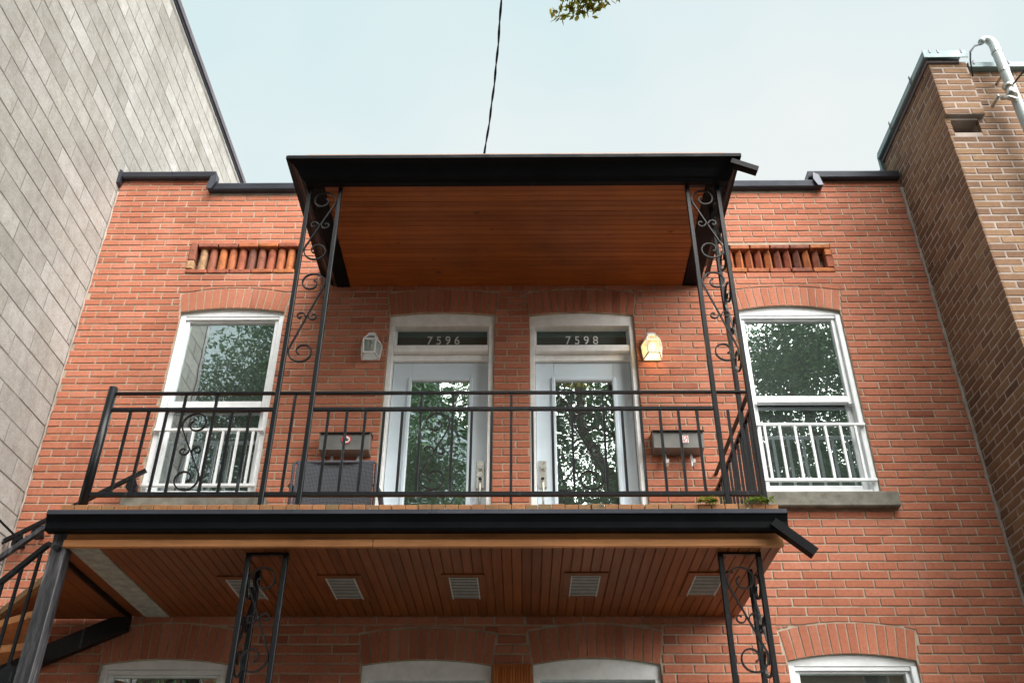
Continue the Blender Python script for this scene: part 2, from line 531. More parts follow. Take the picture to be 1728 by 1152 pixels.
def link(name, me, parent=None, loc=None, **props):
    o = bpy.data.objects.new(name, me)
    COL.objects.link(o)
    if parent is not None:
        o.parent = parent
    if loc is not None:
        o.location = loc
    for k, v in props.items():
        o[k] = v
    return o


def thing(name, label, cat, group=None):
    o = bpy.data.objects.new(name, None)
    COL.objects.link(o)
    o.empty_display_size = 0.2
    o['label'] = label
    o['category'] = cat
    if group:
        o['group'] = group
    return o


def box(*a, b=0.0):
    return MB().box(*a, b=b)


def arc_z(x, x0, x1, zs, zc):
    """height of a segmental arch springing at zs and rising to zc"""
    u = (x - (x0+x1)/2)/((x1-x0)/2)
    return zs + (zc-zs)*max(0.0, 1-u*u)


def spread(n, lo, hi):
    return [lo + (hi-lo)*i/(n-1) for i in range(n)]


# ------------------------------------------------------------------ ground
o = box(-120, 120, -120, 60, -0.3, 0.0).build('ground', M['ground']); o['kind'] = 'structure'
o = box(-120, 120, -15.5, -9.6, 0.004, 0.008).build('road', M['asphalt']); o['kind'] = 'structure'
o = box(-120, 120, -9.6, -9.45, 0.004, 0.12, b=0.01).build('kerb', M['ground']); o['kind'] = 'structure'


# ------------------------------------------------------------------ masonry
def seen_area(cx, cy, cz, w_, h_, along):
    """pixels a brick takes in the picture (0 when outside it or behind balcony and canopy)"""
    if along == 'x':
        q = [(cx-w_/2, cy, cz-h_/2), (cx+w_/2, cy, cz-h_/2), (cx+w_/2, cy, cz+h_/2), (cx-w_/2, cy, cz+h_/2)]
    else:
        q = [(cx, cy-w_/2, cz-h_/2), (cx, cy+w_/2, cz-h_/2), (cx, cy+w_/2, cz+h_/2), (cx, cy-w_/2, cz+h_/2)]
    pp = [project(*v) for v in q]
    if any(v is None for v in pp):
        return 0
    mx_, my_ = sum(v[0] for v in pp)/4, sum(v[1] for v in pp)/4
    if not (-10 < mx_ < 1738 and -5 < my_ < 1158):
        return 0
    if cy > -0.5 and abs(cx) < 3.6:
        if 500 < mx_ < 1235 and 262 < my_ < 484:
            return 0
        if 85 < mx_ < 1325 and 852 < my_ < 1040 and my_ < 1040 - max(0, (mx_-1245)*1.5):
            return 0
    ar = 0
    for i in range(4):
        a, b = pp[i], pp[(i+1) % 4]
        ar += a[0]*b[1]-a[1]*b[0]
    return abs(ar)/2


_bc = {}


def brick_mesh(w_, h_, d_, along, m, ch=0.003):
    k = (round(w_, 3), round(h_, 3), d_, along, m.name)
    if k not in _bc:
        _bc[k] = brick_into(MB(), 0, 0, 0, w_, h_, d_, along, ch).mesh('brick', m)
    return _bc[k]


def brick_into(mb, cx, cy, cz, w_, h_, d_, along, ch=0.003):
    """front face at cy (along x, facing -y) or at cx (along y, facing sign of d_)"""
    a, b = w_/2, h_/2
    f = [(-a+ch, 0, -b+ch), (a-ch, 0, -b+ch), (a-ch, 0, b-ch), (-a+ch, 0, b-ch)]
    g = [(-a, ch, -b), (a, ch, -b), (a, ch, b), (-a, ch, b)]
    k = [(-a, abs(d_), -b), (a, abs(d_), -b), (a, abs(d_), b), (-a, abs(d_), b)]
    vv = []
    for x, y, z in f+g+k:
        if along == 'x':
            vv.append((cx+x, cy+y, cz+z))
        else:
            vv.append((cx+(y if d_ > 0 else -y), cy+x, cz+z))
    ff = [(0, 1, 2, 3)]
    for i in range(4):
        j = (i+1) % 4
        ff += [(i, i+4, j+4, j), (i+4, i+8, j+8, j+4)]
    return mb.add(vv, ff)


def lay(parent, bricks, m, along, depth, limit=300, name='brick', ch=0.003, wob=0.0012):
    """bricks: (cx, cy, cz, w, h, shape); the ones that show largest become parts of their own, the rest one part"""
    sc = []
    for i, b in enumerate(bricks):
        sc.append((seen_area(*b[:5], along), i))
    sc.sort(reverse=True)
    own = {i for a, i in sc[:limit] if a > 0}
    rest = MB()
    for i, (cx, cy, cz, w_, h_, poly) in enumerate(bricks):
        dj = random.uniform(-wob, wob)
        if along == 'x':
            cy += dj
        else:
            cx += dj
        if poly is not None:
            mb = MB().prism(poly, cy, cy+depth)
            if i in own:
                mb.build(name, m, parent)
            else:
                rest.add(mb.v, mb.f)
        elif i in own:
            o_ = link(name, brick_mesh(w_, h_, depth, along, m, ch), parent, (cx, cy, cz))
            o_.rotation_euler = (0, random.gauss(0, 0.0025), 0) if along == 'x' else (random.gauss(0, 0.002), 0, 0)
        else:
            brick_into(rest, cx, cy, cz, w_, h_, depth, along, ch)
    if rest.v:
        o_ = rest.build(name + '_courses', m, parent)
        o_['kind'] = 'stuff'


# ================================================================== THE RED HOUSE
house = thing('row_house', 'red brick row house with white doors and windows in the middle', 'house')

OPEN = [  # x0, x1, bottom, spring, crown, extrados at the ends, extrados at the middle
    (-2.910, -2.022, 4.470, 6.190, 6.232, 6.378, 6.436),
    (-1.120, -0.233, 3.800, 6.150, 6.180, 6.372, 6.414),
    (0.060, 0.942, 3.800, 6.147, 6.178, 6.368, 6.412),
    (1.800, 2.690, 4.505, 6.184, 6.236, 6.388, 6.430),
    (-2.888, -2.012, 1.560, 3.264, 3.300, 3.486, 3.540),
    (-1.102, -0.216, 0.900, 3.258, 3.296, 3.466, 3.508),
    (0.066, 0.934, 0.900, 3.264, 3.308, 3.483, 3.536),
    (1.796, 2.672, 1.560, 3.288, 3.336, 3.490, 3.546),
]
DECO = [(-2.957, -1.992, 6.600, 6.940), (1.775, 2.725, 6.585, 6.895)]
XL, XR = -3.765, 3.512
ZTOP = lambda x: 7.69 if (x < -2.885 or x > 2.70) else 7.535

wall = None
mb = MB()
xs = sorted({XL, XR, -2.885, 2.70} | {v for o_ in OPEN for v in o_[:2]} | {v for d_ in DECO for v in d_[:2]})
zs = sorted({0.0, 7.535, 7.69} | {v for o_ in OPEN for v in (o_[2], o_[4]+0.05)} | {v for d_ in DECO for v in d_[2:]})
for i in range(len(xs)-1):
    for j in range(len(zs)-1):
        cx, cz = (xs[i]+xs[i+1])/2, (zs[j]+zs[j+1])/2
        if cz > ZTOP(cx):
            continue
        if any(o_[0] < cx < o_[1] and o_[2] < cz < o_[4]+0.05 for o_ in OPEN):
            continue
        if any(d_[0] < cx < d_[1] and d_[2] < cz < d_[3] for d_ in DECO):
            continue
        mb.add([(xs[i], 0.006, zs[j]), (xs[i+1], 0.006, zs[j]), (xs[i+1], 0.006, zs[j+1]), (xs[i], 0.006, zs[j+1])], [(0, 1, 2, 3)])
for x0, x1, zb, zs_, zc, e0, e1 in OPEN:      # reveals and the mortar bed of each arch
    for xx in (x0, x1):
        mb.add([(xx, 0.006, zb), (xx, 0.16, zb), (xx, 0.16, zc+0.1), (xx, 0.006, zc+0.1)], [(0, 1, 2, 3)])
    n = 12
    lo = [(x, arc_z(x, x0, x1, zs_, zc)) for x in spread(n, x0, x1)]
    hi = [(x, arc_z(x, x0-0.03, x1+0.03, e0, e1)) for x in spread(n, x0-0.03, x1+0.03)]
    mb.prism(lo + hi[::-1], 0.0045, 0.15)
for x0, x1, z0, z1 in DECO:
    mb.box(x0, x1, 0.10, 0.12, z0, z1)
# the body of the house behind its brick skin, with roof
wall = mb.build('wall', M['mortar'], house)
mb = MB()
mb.box(XL, XR, 1.9, 9.0, 0.0, 7.50)
mb.box(XL, XR, 0.012, 1.9, 7.42, 7.50)
for a, b in ((XL, -2.915), (-2.01, -1.13), (-0.21, 0.055), (0.947, 1.79), (2.695, XR)):
    mb.box(a, b, 0.17, 1.9, 0.0, 7.42)
for a, b in ((3.50, 3.8), (6.45, 7.42), (0.0, 0.9)):
    mb.box(-2.915, 2.695, 0.17, 1.9, a, b)
mb.build('rear_body', M['dim_inside'], house)

# courses of running bond, cut round openings, arches and decorative panels
L_, H_, J_ = 0.206, 0.0652, 0.0118
bricks = []
nz = int(7.69/H_)+1
for k in range(nz):
    z0, z1 = k*H_+0.012, (k+1)*H_+0.012-J_
    zm = (z0+z1)/2
    if z1 > 7.72:
        continue
    cuts = []
    for o_ in OPEN:
        if o_[2]-0.0 < zm < o_[4]:
            cuts.append((o_[0]-0.0, o_[1]+0.0))
    for d_ in DECO:
        if d_[2] < zm < d_[3]:
            cuts.append((d_[0], d_[1]))
    if zm > 7.535:
        cuts.append((-2.885, 2.70))
    off = (0.5 if k % 2 else 0.0)*L_ + random.uniform(-0.014, 0.014) + 0.0016*k
    x = XL - L_ + (off % L_)
    row = []
    while x < XR:
        if XR-0.006 - max(x, XL) > 0.03 and x+L_-J_ > XL+0.03:
            row.append((max(x, XL+0.004), min(x+L_-J_, XR-0.006)) if XR-0.006-(x+L_) > 0.03 else (max(x, XL+0.004), XR-0.006))
        x += L_*random.uniform(0.985, 1.015)
    for a, b in row:
        segs = [(a, b)]
        for c0, c1 in cuts:
            ns = []
            for s0, s1 in segs:
                if s1 <= c0 or s0 >= c1:
                    ns.append((s0, s1))
                else:
                    if s0 < c0 - 0.014: ns.append((s0, c0-0.002))
                    if s1 > c1 + 0.014: ns.append((c1+0.002, s1))
            segs = ns
        for s0, s1 in segs:
            if s1-s0 < 0.012:
                continue
            ar = None
            for o_ in OPEN:
                sk = 0.010 + 0.032*min(1.0, max(0.0, (zm-o_[3])/(o_[5]-o_[3])))
                ex0, ex1 = o_[0]-sk, o_[1]+sk
                if s1 > ex0 and s0 < ex1 and z1 > o_[3]-0.01 and z0 < o_[6]+0.012:
                    ar = (ex0, ex1, o_[5]+0.010, o_[6]+0.010, o_[3])
            if ar is None:
                w0 = round((s1-s0)/0.004)*0.004
                bricks.append(((s0+s1)/2, 0.0, zm, w0, H_-J_, None))
            else:
                ex0, ex1, za, zb_, spr = ar
                # left or right of the arch, or above it
                parts = []
                if s0 < ex0: parts.append((s0, min(s1, ex0), False))
                if s1 > ex1: parts.append((max(s0, ex1), s1, False))
                parts.append((max(s0, ex0), min(s1, ex1), True))
                for p0, p1, above in parts:
                    if p1-p0 < 0.012:
                        continue
                    if not above:
                        bricks.append(((p0+p1)/2, 0.0, zm, p1-p0, H_-J_, None))
                        continue
                    pts = [(x_, max(z0, arc_z(x_, ex0, ex1, za, zb_))) for x_ in spread(6, p0, p1)]
                    pts = [(x_, z_) for x_, z_ in pts if z_ < z1-0.003]
                    if len(pts) < 2 or pts[-1][0]-pts[0][0] < 0.02:
                        continue
                    poly = pts + [(pts[-1][0], z1), (pts[0][0], z1)]
                    bricks.append(((p0+p1)/2, 0.0, (min(q[1] for q in pts)+z1)/2, p1-p0, (z1-min(q[1] for q in pts)), poly))
lay(wall, bricks, M['red_brick'], 'x', 0.012, 300)

for x0, x1, zb, zs_, zc, e0, e1 in OPEN:      # soldier bricks of the arches
    n = 14
    for i in range(n):
        jit = random.uniform(-0.003, 0.003)
        u0, u1 = (i+0.085)/n, (i+0.915)/n
        q = []
        for u in (u0, u1):
            xa, xb = x0+(x1-x0)*u, x0-0.032+(x1-x0+0.064)*u
            q.append(((xa, arc_z(xa, x0, x1, zs_, zc)+0.001), (xb, arc_z(xb, x0-0.032, x1+0.032, e0, e1)-0.004+jit)))
        MB().prism([q[0][0], q[1][0], q[1][1], q[0][1]], random.uniform(-0.001, 0.001), 0.11).build('arch_brick', M['red_brick'], wall)

# thick ragged mortar beads in both corners of the facade
for x_, rr in ((XL+0.004, 0.010), (XR-0.002, 0.017)):
    pts = [(x_+random.uniform(-0.004, 0.004), -0.004+random.uniform(-0.004, 0.004), z) for z in np.arange(0.3, 7.6, 0.05)]
    MB().tube(pts, [rr*random.uniform(0.6, 1.25) for _ in pts], 6).build('corner_mortar', M['pale_mortar'], house, True)

# decorative recessed panels: rough border bricks and a row of upright half-round bars
def deco(x0, x1, z0, z1, nb, first_left, ridge):
    hb = 0.050
    nt = 5
    cols = [3, 3, 4, 2, 0, 4, 1]
    for row, zz in ((0, z1-hb), (1, z0)):
        e = x0 + (0.065 if row == 0 else 0.0)
        xx = spread(nt+1, e, x1)
        for i in range(nt):
            box(xx[i]+0.004, xx[i+1]-0.006, -0.006+random.uniform(-0.004, 0.003), 0.09, zz+random.uniform(0, 0.004), zz+hb-random.uniform(0, 0.006), b=0.006).build('border_brick', TERRA[random.choice([1, 4, 0, 4, 2])], wall)
    if first_left:
        box(x0, x0+0.058, -0.006, 0.09, z0+hb+0.10, z1, b=0.006).build('border_brick', TERRA[1], wall)
        box(x0, x0+0.058, -0.006, 0.09, z0+hb+0.005, z0+hb+0.095, b=0.006).build('border_brick', TERRA[5], wall)
        a, b = x0+0.075, x1-0.02
    else:
        box(x1-0.058, x1, -0.006, 0.09, z0+hb+0.135, z1-hb-0.004, b=0.006).build('border_brick', TERRA[2], wall)
        box(x1-0.058, x1, -0.006, 0.09, z0+hb+0.005, z0+hb+0.128, b=0.006).build('border_brick', TERRA[4], wall)
        a, b = x0+0.02, x1-0.085
    pit = (b-a)/nb
    seq = [5, 1, 2, 0, 4, 3, 1, 4, 0, 2] if first_left else [0, 2, 0, 4, 2, 1, 4, 3, 2, 1]
    for i in range(nb):
        c_ = a + pit*(i+0.5)
        r_ = pit*0.40
        if ridge:
            poly = [(c_-r_, 0.09), (c_-r_*0.9, 0.045), (c_+r_*0.15, 0.010), (c_+r_, 0.06), (c_+r_, 0.09)]
        else:
            poly = [(c_-r_, 0.095)] + [(c_-r_*math.cos(t_), 0.052-0.036*math.sin(t_)) for t_ in spread(7, 0, math.pi)] + [(c_+r_, 0.095)]
        MB().prism(poly, z0+hb+0.004, z1-hb-0.003, 'z').build('terracotta_bar', TERRA[seq[i % len(seq)]], wall)

deco(*DECO[0], 10, True, False)
deco(*DECO[1], 10, False, True)

# roof edge flashing
def flash(x0, x1, z0, z1, yf=-0.055):
    prof = [(0.05, z1), (yf-0.004, z1), (yf-0.010, z1-0.012), (yf, z0+0.010), (yf+0.012, z0), (0.05, z0+0.004)]
    MB().prism(prof, x0, x1, 'x').build('roof_flashing', M['flashing'], house)
flash(-3.765, -2.862, 7.688, 7.752)
flash(-2.905, 2.765, 7.530, 7.604)
flash(2.655, 3.495, 7.640, 7.716)
for x_, s_, zt in ((-2.885, 1, 7.70), (2.735, -1, 7.68)):
    MB().prism([(x_-0.030*s_, 7.522), (x_+0.02*s_, 7.522), (x_+0.052*s_, 7.60), (x_+0.045*s_, zt), (x_-0.005*s_, zt-0.03)], -0.085, -0.070).build('flashing_mitre', M['flashing'], house)
MB().prism([(-3.79, 7.60), (-3.745, 7.62), (-3.74, 7.76), (-3.775, 7.78)], -0.07, 0.0).build('flashing_end', M['flashing'], house)


# ---- windows
def make_window(o_, guard, blind):
    x0, x1, zb, zs_, zc = o_[:5]
    gt = zs_-0.074                                 # top of upper glass
    mr0, mr1 = zb+0.800, zb+0.872                  # meeting rail
    if zb < 3: mr0, mr1 = zb+0.80, zb+0.87
    wn_ = MB()
    n = 12
    lo = [(x, zs_-0.030) for x in (x0+0.002, x1-0.002)]
    hi = [(x, arc_z(x, x0, x1, zs_, zc)-0.002) for x in spread(n, x0+0.002, x1-0.002)]
    wn_.prism(lo + hi[::-1], 0.030, 0.10)
    wn_.box(x0+0.002, x0+0.046, 0.022, 0.13, zb, zs_-0.031, b=0.004)
    wn_.box(x1-0.046, x1-0.002, 0.022, 0.13, zb, zs_-0.031, b=0.004)
    wn_.box(x0+0.047, x1-0.047, 0.035, 0.13, zs_-0.060, zs_-0.032, b=0.003)
    wn_.box(x0+0.047, x1-0.047, 0.028, 0.13, zb, zb+0.052, b=0.004)
    win = wn_.build('window', M['white'], house)
    up = MB()
    up.box(x0+0.048, x0+0.080, 0.050, 0.095, mr0, zs_-0.061, b=0.003)
    up.box(x1-0.080, x1-0.048, 0.050, 0.095, mr0, zs_-0.061, b=0.003)
    up.box(x0+0.081, x1-0.081, 0.051, 0.095, gt, zs_-0.062, b=0.003)
    up.box(x0+0.081, x1-0.081, 0.044, 0.095, mr0+0.012, mr1, b=0.004)
    up.build('upper_sash', M['white'], win)
    box(x0+0.075, x1-0.075, 0.078, 0.082, mr1-0.01, gt+0.01).build('pane', M['pane'], win)
    lw_ = MB()
    lw_.box(x0+0.048, x0+0.092, 0.098, 0.128, zb+0.053, mr0+0.02, b=0.003)
    lw_.box(x1-0.092, x1-0.048, 0.098, 0.128, zb+0.053, mr0+0.02, b=0.003)
    lw_.box(x0+0.093, x1-0.093, 0.098, 0.128, zb+0.053, zb+0.115, b=0.003)
    lw_.build('lower_sash', M['white'], win)
    box(x0+0.088, x1-0.088, 0.112, 0.116, zb+0.11, mr0+0.015).build('pane', M['screen_pane'], win)
    mb_ = MB().box(x0, x1, 0.60, 0.62, zb, zc)
    mb_.build('dark_room', M['dim_inside'], win)
    if blind:
        box(x0+0.10, x1-0.10, 0.30, 0.305, zb+0.5, zc).build('blind', M['blind'], win)
    if guard:
        zt, zl = zb+0.600, zb+0.128
        g = MB()
        g.box(x0+0.012, x1-0.012, -0.012, 0.012, zt-0.024, zt, b=0.003)
        g.box(x0+0.012, x1-0.012, -0.012, 0.012, zl-0.024, zl, b=0.003)
        g.box(x0+0.014, x0+0.05, 0.0125, 0.0215, zt-0.03, zt+0.004)
        g.box(x1-0.05, x1-0.014, 0.0125, 0.0215, zt-0.03, zt+0.004)
        g.build('guard_rail', M['white'], win)
        c_ = (x0+x1)/2
        for i in range(7):
            box(c_-0.354+0.118*i-0.009, c_-0.354+0.118*i+0.009, -0.009, 0.009, zl+0.0005, zt-0.0245).build('guard_baluster', M['white'], win)
    return win

for i in (0, 3):
    wq = make_window(OPEN[i], True, False)
    wq['label'] = ('white sash window with guard rail behind the left end of the balcony railing', None, None, 'white sash window with guard rail right of the balcony')[i]
for i in (4, 7):
    make_window(OPEN[i], False, True)
def sill(x0, x1, z0, z1):
    box(x0, x1, -0.065, 0.10, z0, z1, b=0.008).build('window_sill', M['concrete'], house)
sill(-3.005, -1.915, 4.365, 4.468)
sill(1.70, 2.792, 4.385, 4.503)
sill(-3.0, -1.9, 1.44, 1.555)
sill(1.69, 2.78, 1.44, 1.555)


# ---- doors
def digits(text, xc, y, zb, h, parent, m):
    fc = bpy.data.curves.new('digits', 'FONT')
    fc.body = text
    fc.size = 1.0
    fc.space_character = 1.55
    fc.extrude = 0.03
    fc.offset = -0.005
    fc.align_x = 'CENTER'
    tmp = bpy.data.objects.new('digits', fc)
    COL.objects.link(tmp)
    dg = bpy.context.evaluated_depsgraph_get()
    me = bpy.data.meshes.new_from_object(tmp.evaluated_get(dg))
    bpy.data.objects.remove(tmp)
    co = np.empty(len(me.vertices)*3)
    me.vertices.foreach_get('co', co)
    co = co.reshape(-1, 3)
    k = h/(co[:, 1].max()-co[:, 1].min())
    xm = (co[:, 0].max()+co[:, 0].min())/2
    out = np.stack([(co[:, 0]-xm)*k*0.86, y-co[:, 2]*k, (co[:, 1]-co[:, 1].min())*k], 1)
    out[:, 0] += xc
    out[:, 2] += zb
    me.vertices.foreach_set('co', out.ravel())
    me.update()
    me.materials.clear()
    me.materials.append(m)
    link('house_number', me, parent)

def make_door(o_, number, handle_left, nx):
    x0, x1, zb, zs_, zc = o_[:5]
    f = MB()
    n = 12
    hi = [(x, arc_z(x, x0, x1, zs_, zc)-0.002) for x in spread(n, x0+0.002, x1-0.002)]
    f.prism([(x0+0.002, zs_-0.094), (x1-0.002, zs_-0.094)] + hi[::-1], 0.028, 0.12)
    f.box(x0+0.002, x0+0.046, 0.024, 0.14, zb, zs_-0.095, b=0.004)
    f.box(x1-0.046, x1-0.002, 0.024, 0.14, zb, zs_-0.095, b=0.004)
    f.box(x0+0.047, x1-0.047, 0.034, 0.14, zs_-0.342, zs_-0.280, b=0.005)      # transom bar
    f.box(x0+0.047, x1-0.047, 0.085, 0.14, zs_-0.405, zs_-0.343, b=0.003)      # door head
    d = f.build('door', M['cream'], house)
    for xa, xb in ((x0+0.047, x0+0.062), (x1-0.062, x1-0.047)):
        box(xa, xb, 0.10, 0.14, zs_-0.279, zs_-0.096).build('transom_stop', M['cream'], d)
    box(x0+0.063, x1-0.063, 0.17, 0.174, zs_-0.30, zs_-0.05).build('transom_backing', M['blind'], d)  # pale sheet added to make the inside behind the transom look lighter
    box(x0+0.055, x1-0.055, 0.118, 0.122, zs_-0.279, zs_-0.096).build('transom_pane', M['transom_pane'], d)
    if number:
        digits(number, nx, 0.112, zs_-0.226, 0.080, d, M['digit'])
    s0, s1, zt = x0+0.050, x1-0.050, zs_-0.408
    gx0, gx1, gz0, gz1 = s0+0.150, s1-0.145, zb+0.22, zs_-0.575
    sl = MB()
    sl.box(s0, gx0-0.001, 0.115, 0.155, zb+0.02, zt, b=0.003)
    sl.box(gx1+0.001, s1, 0.115, 0.155, zb+0.02, zt, b=0.003)
    sl.box(gx0, gx1, 0.115, 0.155, gz1+0.001, zt, b=0.003)
    sl.box(gx0, gx1, 0.115, 0.155, zb+0.02, gz0, b=0.003)
    sl.build('door_leaf', M['door_paint'], d)
    mo = MB()
    e = 0.022
    mo.box(gx0-e, gx0+0.010, 0.100, 0.135, gz0-e, gz1+e, b=0.006)
    mo.box(gx1-0.010, gx1+e, 0.100, 0.135, gz0-e, gz1+e, b=0.006)
    mo.box(gx0+0.0105, gx1-0.0105, 0.101, 0.135, gz1-0.010, gz1+e, b=0.006)
    mo.box(gx0+0.0105, gx1-0.0105, 0.101, 0.135, gz0-e, gz0+0.010, b=0.006)
    mo.build('glass_moulding', M['door_paint'], d)
    box(gx0+0.008, gx1-0.008, 0.124, 0.128, gz0, gz1).build('door_pane', M['door_pane'], d)
    box(x0, x1, 0.75, 0.77, zb, zc).build('dark_room', M['dim_inside'], d)
    hx = s0+0.045 if handle_left else s1-0.045
    hz = zb+0.80
    h = MB()
    h.box(hx-0.032, hx+0.032, 0.103, 0.1145, hz, hz+0.238, b=0.004)
    h.box(hx-0.020, hx+0.020, 0.0975, 0.1025, hz+0.15, hz+0.20, b=0.002)
    h.tube([(hx, 0.103, hz+0.175), (hx, 0.086, hz+0.175)], 0.016, 10)
    h.build('handle_plate', M['steel'], d)
    MB().tube([(hx, 0.103, hz+0.055), (hx, 0.075, hz+0.050), (hx, 0.062, hz+0.02), (hx, 0.062, hz-0.12), (hx, 0.072, hz-0.145), (hx, 0.113, hz-0.15)], [0.011, 0.012, 0.011, 0.009, 0.009, 0.009], 8).build('pull_handle', M['steel'], d, True)
    box(hx-0.012, hx+0.012, 0.080, 0.1025, hz+0.075, hz+0.088, b=0.003).build('thumb_latch', M['ink'], d)
    return d

make_door(OPEN[1], '7596', False, -0.667)['label'] = 'white glazed door numbered 7596'
make_door(OPEN[2], '7598', True, 0.504)['label'] = 'white glazed door numbered 7598'
make_door(OPEN[5], None, False, 0)
make_door(OPEN[6], None, True, 0)

# fluted orange wood panel between the two ground floor doors
pw = box(-0.205, 0.056, -0.012, -0.002, 0.95, 3.262).build('wood_panel', M['panel_wood'], house)
for i in range(14):
    box(-0.203+0.0184*i, -0.203+0.0184*i+0.0155, -0.024, -0.0125, 0.96, 3.245, b=0.004).build('slat', M['panel_wood'], pw)


# ================================================================== GREY BLOCK BUILDING (left)
gb = thing('block_building', 'tall grey concrete block building on the left, its bare side wall beside the red house', 'building')
GX = -3.77
gw = MB().box(-9, GX-0.003, -2.6, 7, 0, 10.27).build('wall', M['grey_mortar'], gb)
bl = []
BL, BH, BJ = 0.462, 0.1885, 0.010
k = 0
while k*BH < 10.27:
    z0 = k*BH
    y = -2.6 - (0.5 if k % 2 else 0.0)*BL + random.choice([0, 0, 0, 0.06, -0.07])
    while y < 5.2:
        a, b = max(y, -2.6), min(y+BL-BJ, 5.2)
        if b-a > 0.04:
            bl.append((GX, (a+b)/2, z0+BH/2, round((b-a)/0.004)*0.004, min(BH, 10.28-z0)-BJ, None))
        y += BL
    k += 1
lay(gw, bl, M['block'], 'y', -0.02, 300, 'block', 0.0025, 0.0016)
MB().prism([(GX-0.30, 10.30), (GX+0.035, 10.30), (GX+0.042, 10.36), (GX-0.30, 10.39)], -2.66, 7.0, 'y').build('parapet_flashing', M['purple_flashing'], gb)
MB().prism([(GX-0.30, 10.27), (GX+0.012, 10.27), (GX+0.02, 10.299), (GX-0.30, 10.299)], -2.64, 7.0, 'y').build('flashing_hem', M['flashing'], gb)
box(GX-0.25, GX+0.012, -2.68, -2.601, 0, 10.26).build('corner_trim', M['purple_flashing'], gb)

# ================================================================== BROWN BRICK BUILDING (right)
bb = thing('brown_brick_building', 'brown brick building on the right with pale metal roof edge', 'building')
BX, BY = 3.515, -0.97
bw = MB()
bw.box(BX+0.0035, 9.0, BY+0.25, 6, 0, 8.03)
for q in ((BX+0.0035, 9.0, 0, 7.28), (BX+0.0035, 9.0, 7.425, 8.03), (BX+0.0035, 3.555, 7.28, 7.425), (3.79, 9.0, 7.28, 7.425)):
    bw.box(q[0], q[1], BY+0.0035, BY+0.2495, q[2], q[3])
bw.box(BX+0.003, 3.842, BY-0.0365, BY+0.003, 7.455, 8.09)
bw = bw.build('wall', M['pale_mortar'], bb)
RL, RH, RJ = 0.209, 0.0703, 0.0135
side, front = [], []
for k in range(116):
    z0 = k*RH
    zm = z0+RH/2
    if zm > 8.10:
        break
    top = zm > 8.00
    pier = zm > 7.43
    hole = 7.27 < zm < 7.43
    odd = k % 2 == 1
    yo = BY - (0.04 if pier else 0)
    # side wall, brick faces towards the red house
    y = BY + 0.104 if not odd else BY
    if not odd:
        side.append((BX, (yo+BY+0.092)/2, zm, BY+0.092-yo, RH-RJ, None))
    while y < 0.6:
        a, b = (yo if y == BY else y), min(y+RL-RJ, 0.6 if zm > 7.4 else 0.03)
        if b-a > 0.02:
            side.append((BX, (a+b)/2, zm, round((b-a)/0.004)*0.004, RH-RJ, None))
        y += RL
    # front wall; a pier stands forward above a broken-out slot
    def course(xa, xb, yy, start):
        x = start
        while x < xb:
            a, b = max(x, xa), min(x+RL-RJ, xb)
            if b-a > 0.025:
                front.append(((a+b)/2, yy, zm, round((b-a)/0.004)*0.004, RH-RJ, None))
            x += RL
    x0_ = BX + 0.0115 - (0.104 if odd else 0.0)
    if pier:
        course(BX+0.0115, 3.842, yo, x0_)
        if not top: course(3.853, 6.2, BY, x0_)
    elif hole:
        course(BX+0.0115, 3.56, BY, x0_)
        if zm < 7.34: course(3.60, 3.74, BY+0.09, 3.60)
        course(3.785, 6.2, BY, x0_)
    else:
        course(BX+0.0115, 6.2, BY, x0_)
lay(bw, side, M['brown_brick'], 'y', 0.02, 190, 'brick', 0.004, 0.002)
lay(bw, front, M['brown_brick'], 'x', 0.045, 110, 'brick', 0.004, 0.002)
GV = M['galvanised']
MB().prism([(BX+0.30, 8.18), (BX-0.040, 8.18), (BX-0.048, 8.105), (BX-0.036, 8.100), (BX+0.30, 8.15)], BY-0.085, 0.20, 'y').build('side_flashing', GV, bb)
MB().prism([(BX+0.26, 8.098), (BX-0.015, 8.098), (BX-0.015, 8.06), (BX+0.26, 8.06)], BY-0.06, 0.19, 'y').build('flashing_underlap', M['purple_flashing'], bb)
box(BX-0.049, 3.845, BY-0.094, BY-0.086, 8.085, 8.178, b=0.003).build('front_flashing', GV, bb)
box(3.85, 6.3, BY-0.050, BY+0.10, 8.012, 8.075, b=0.004).build('front_flashing', GV, bb)
box(BX-0.035, BX+0.2, 0.195, 0.235, 7.70, 8.17, b=0.004).build('flashing_end', GV, bb)
sc_ = MB()
for y_ in (-0.75, -0.2):
    sc_.box(BX-0.052, BX-0.049, y_-0.012, y_+0.012, 8.11, 8.20)
for x_ in (3.53, 3.60, 3.80):
    sc_.box(x_-0.006, x_+0.006, BY-0.098, BY-0.0945, 8.14, 8.19)
for x_ in (3.90, 4.2, 4.5):
    sc_.box(x_-0.006, x_+0.006, BY-0.056, BY-0.051, 8.045, 8.09)
sc_.build('seam_clip', M['flashing'], bb)

# service mast on the brown building
ms = thing('service_mast', 'pale grey electrical service pipe standing above the roof edge of the brown building', 'pipe')
px_, py_ = 4.075, BY-0.13
pts = [(px_, py_, 6.0), (px_, py_, 8.18)] + [(px_-0.055+0.055*math.cos(a), py_, 8.18+0.085*math.sin(a)) for a in spread(7, 0.2, 2.6)]
MB().tube(pts, [0.040]*2+[0.040, 0.039, 0.037, 0.034, 0.030, 0.028, 0.026], 12).build('pipe', M['pipe'], ms, True)
for z_ in (7.86, 8.10):
    MB().tube([(px_, py_, z_-0.012), (px_, py_, z_+0.012)], 0.045, 12).build('clamp_band', M['steel'], ms)
MB().tube([(px_, py_, 7.855), (px_-0.01, BY-0.004, 7.855)], 0.012, 6).build('wall_bracket', M['steel'], ms)
ins = MB()
ins.tube([(px_-0.06, py_-0.05, 7.50), (px_-0.06, py_-0.05, 7.60)], [0.045, 0.03], 10)
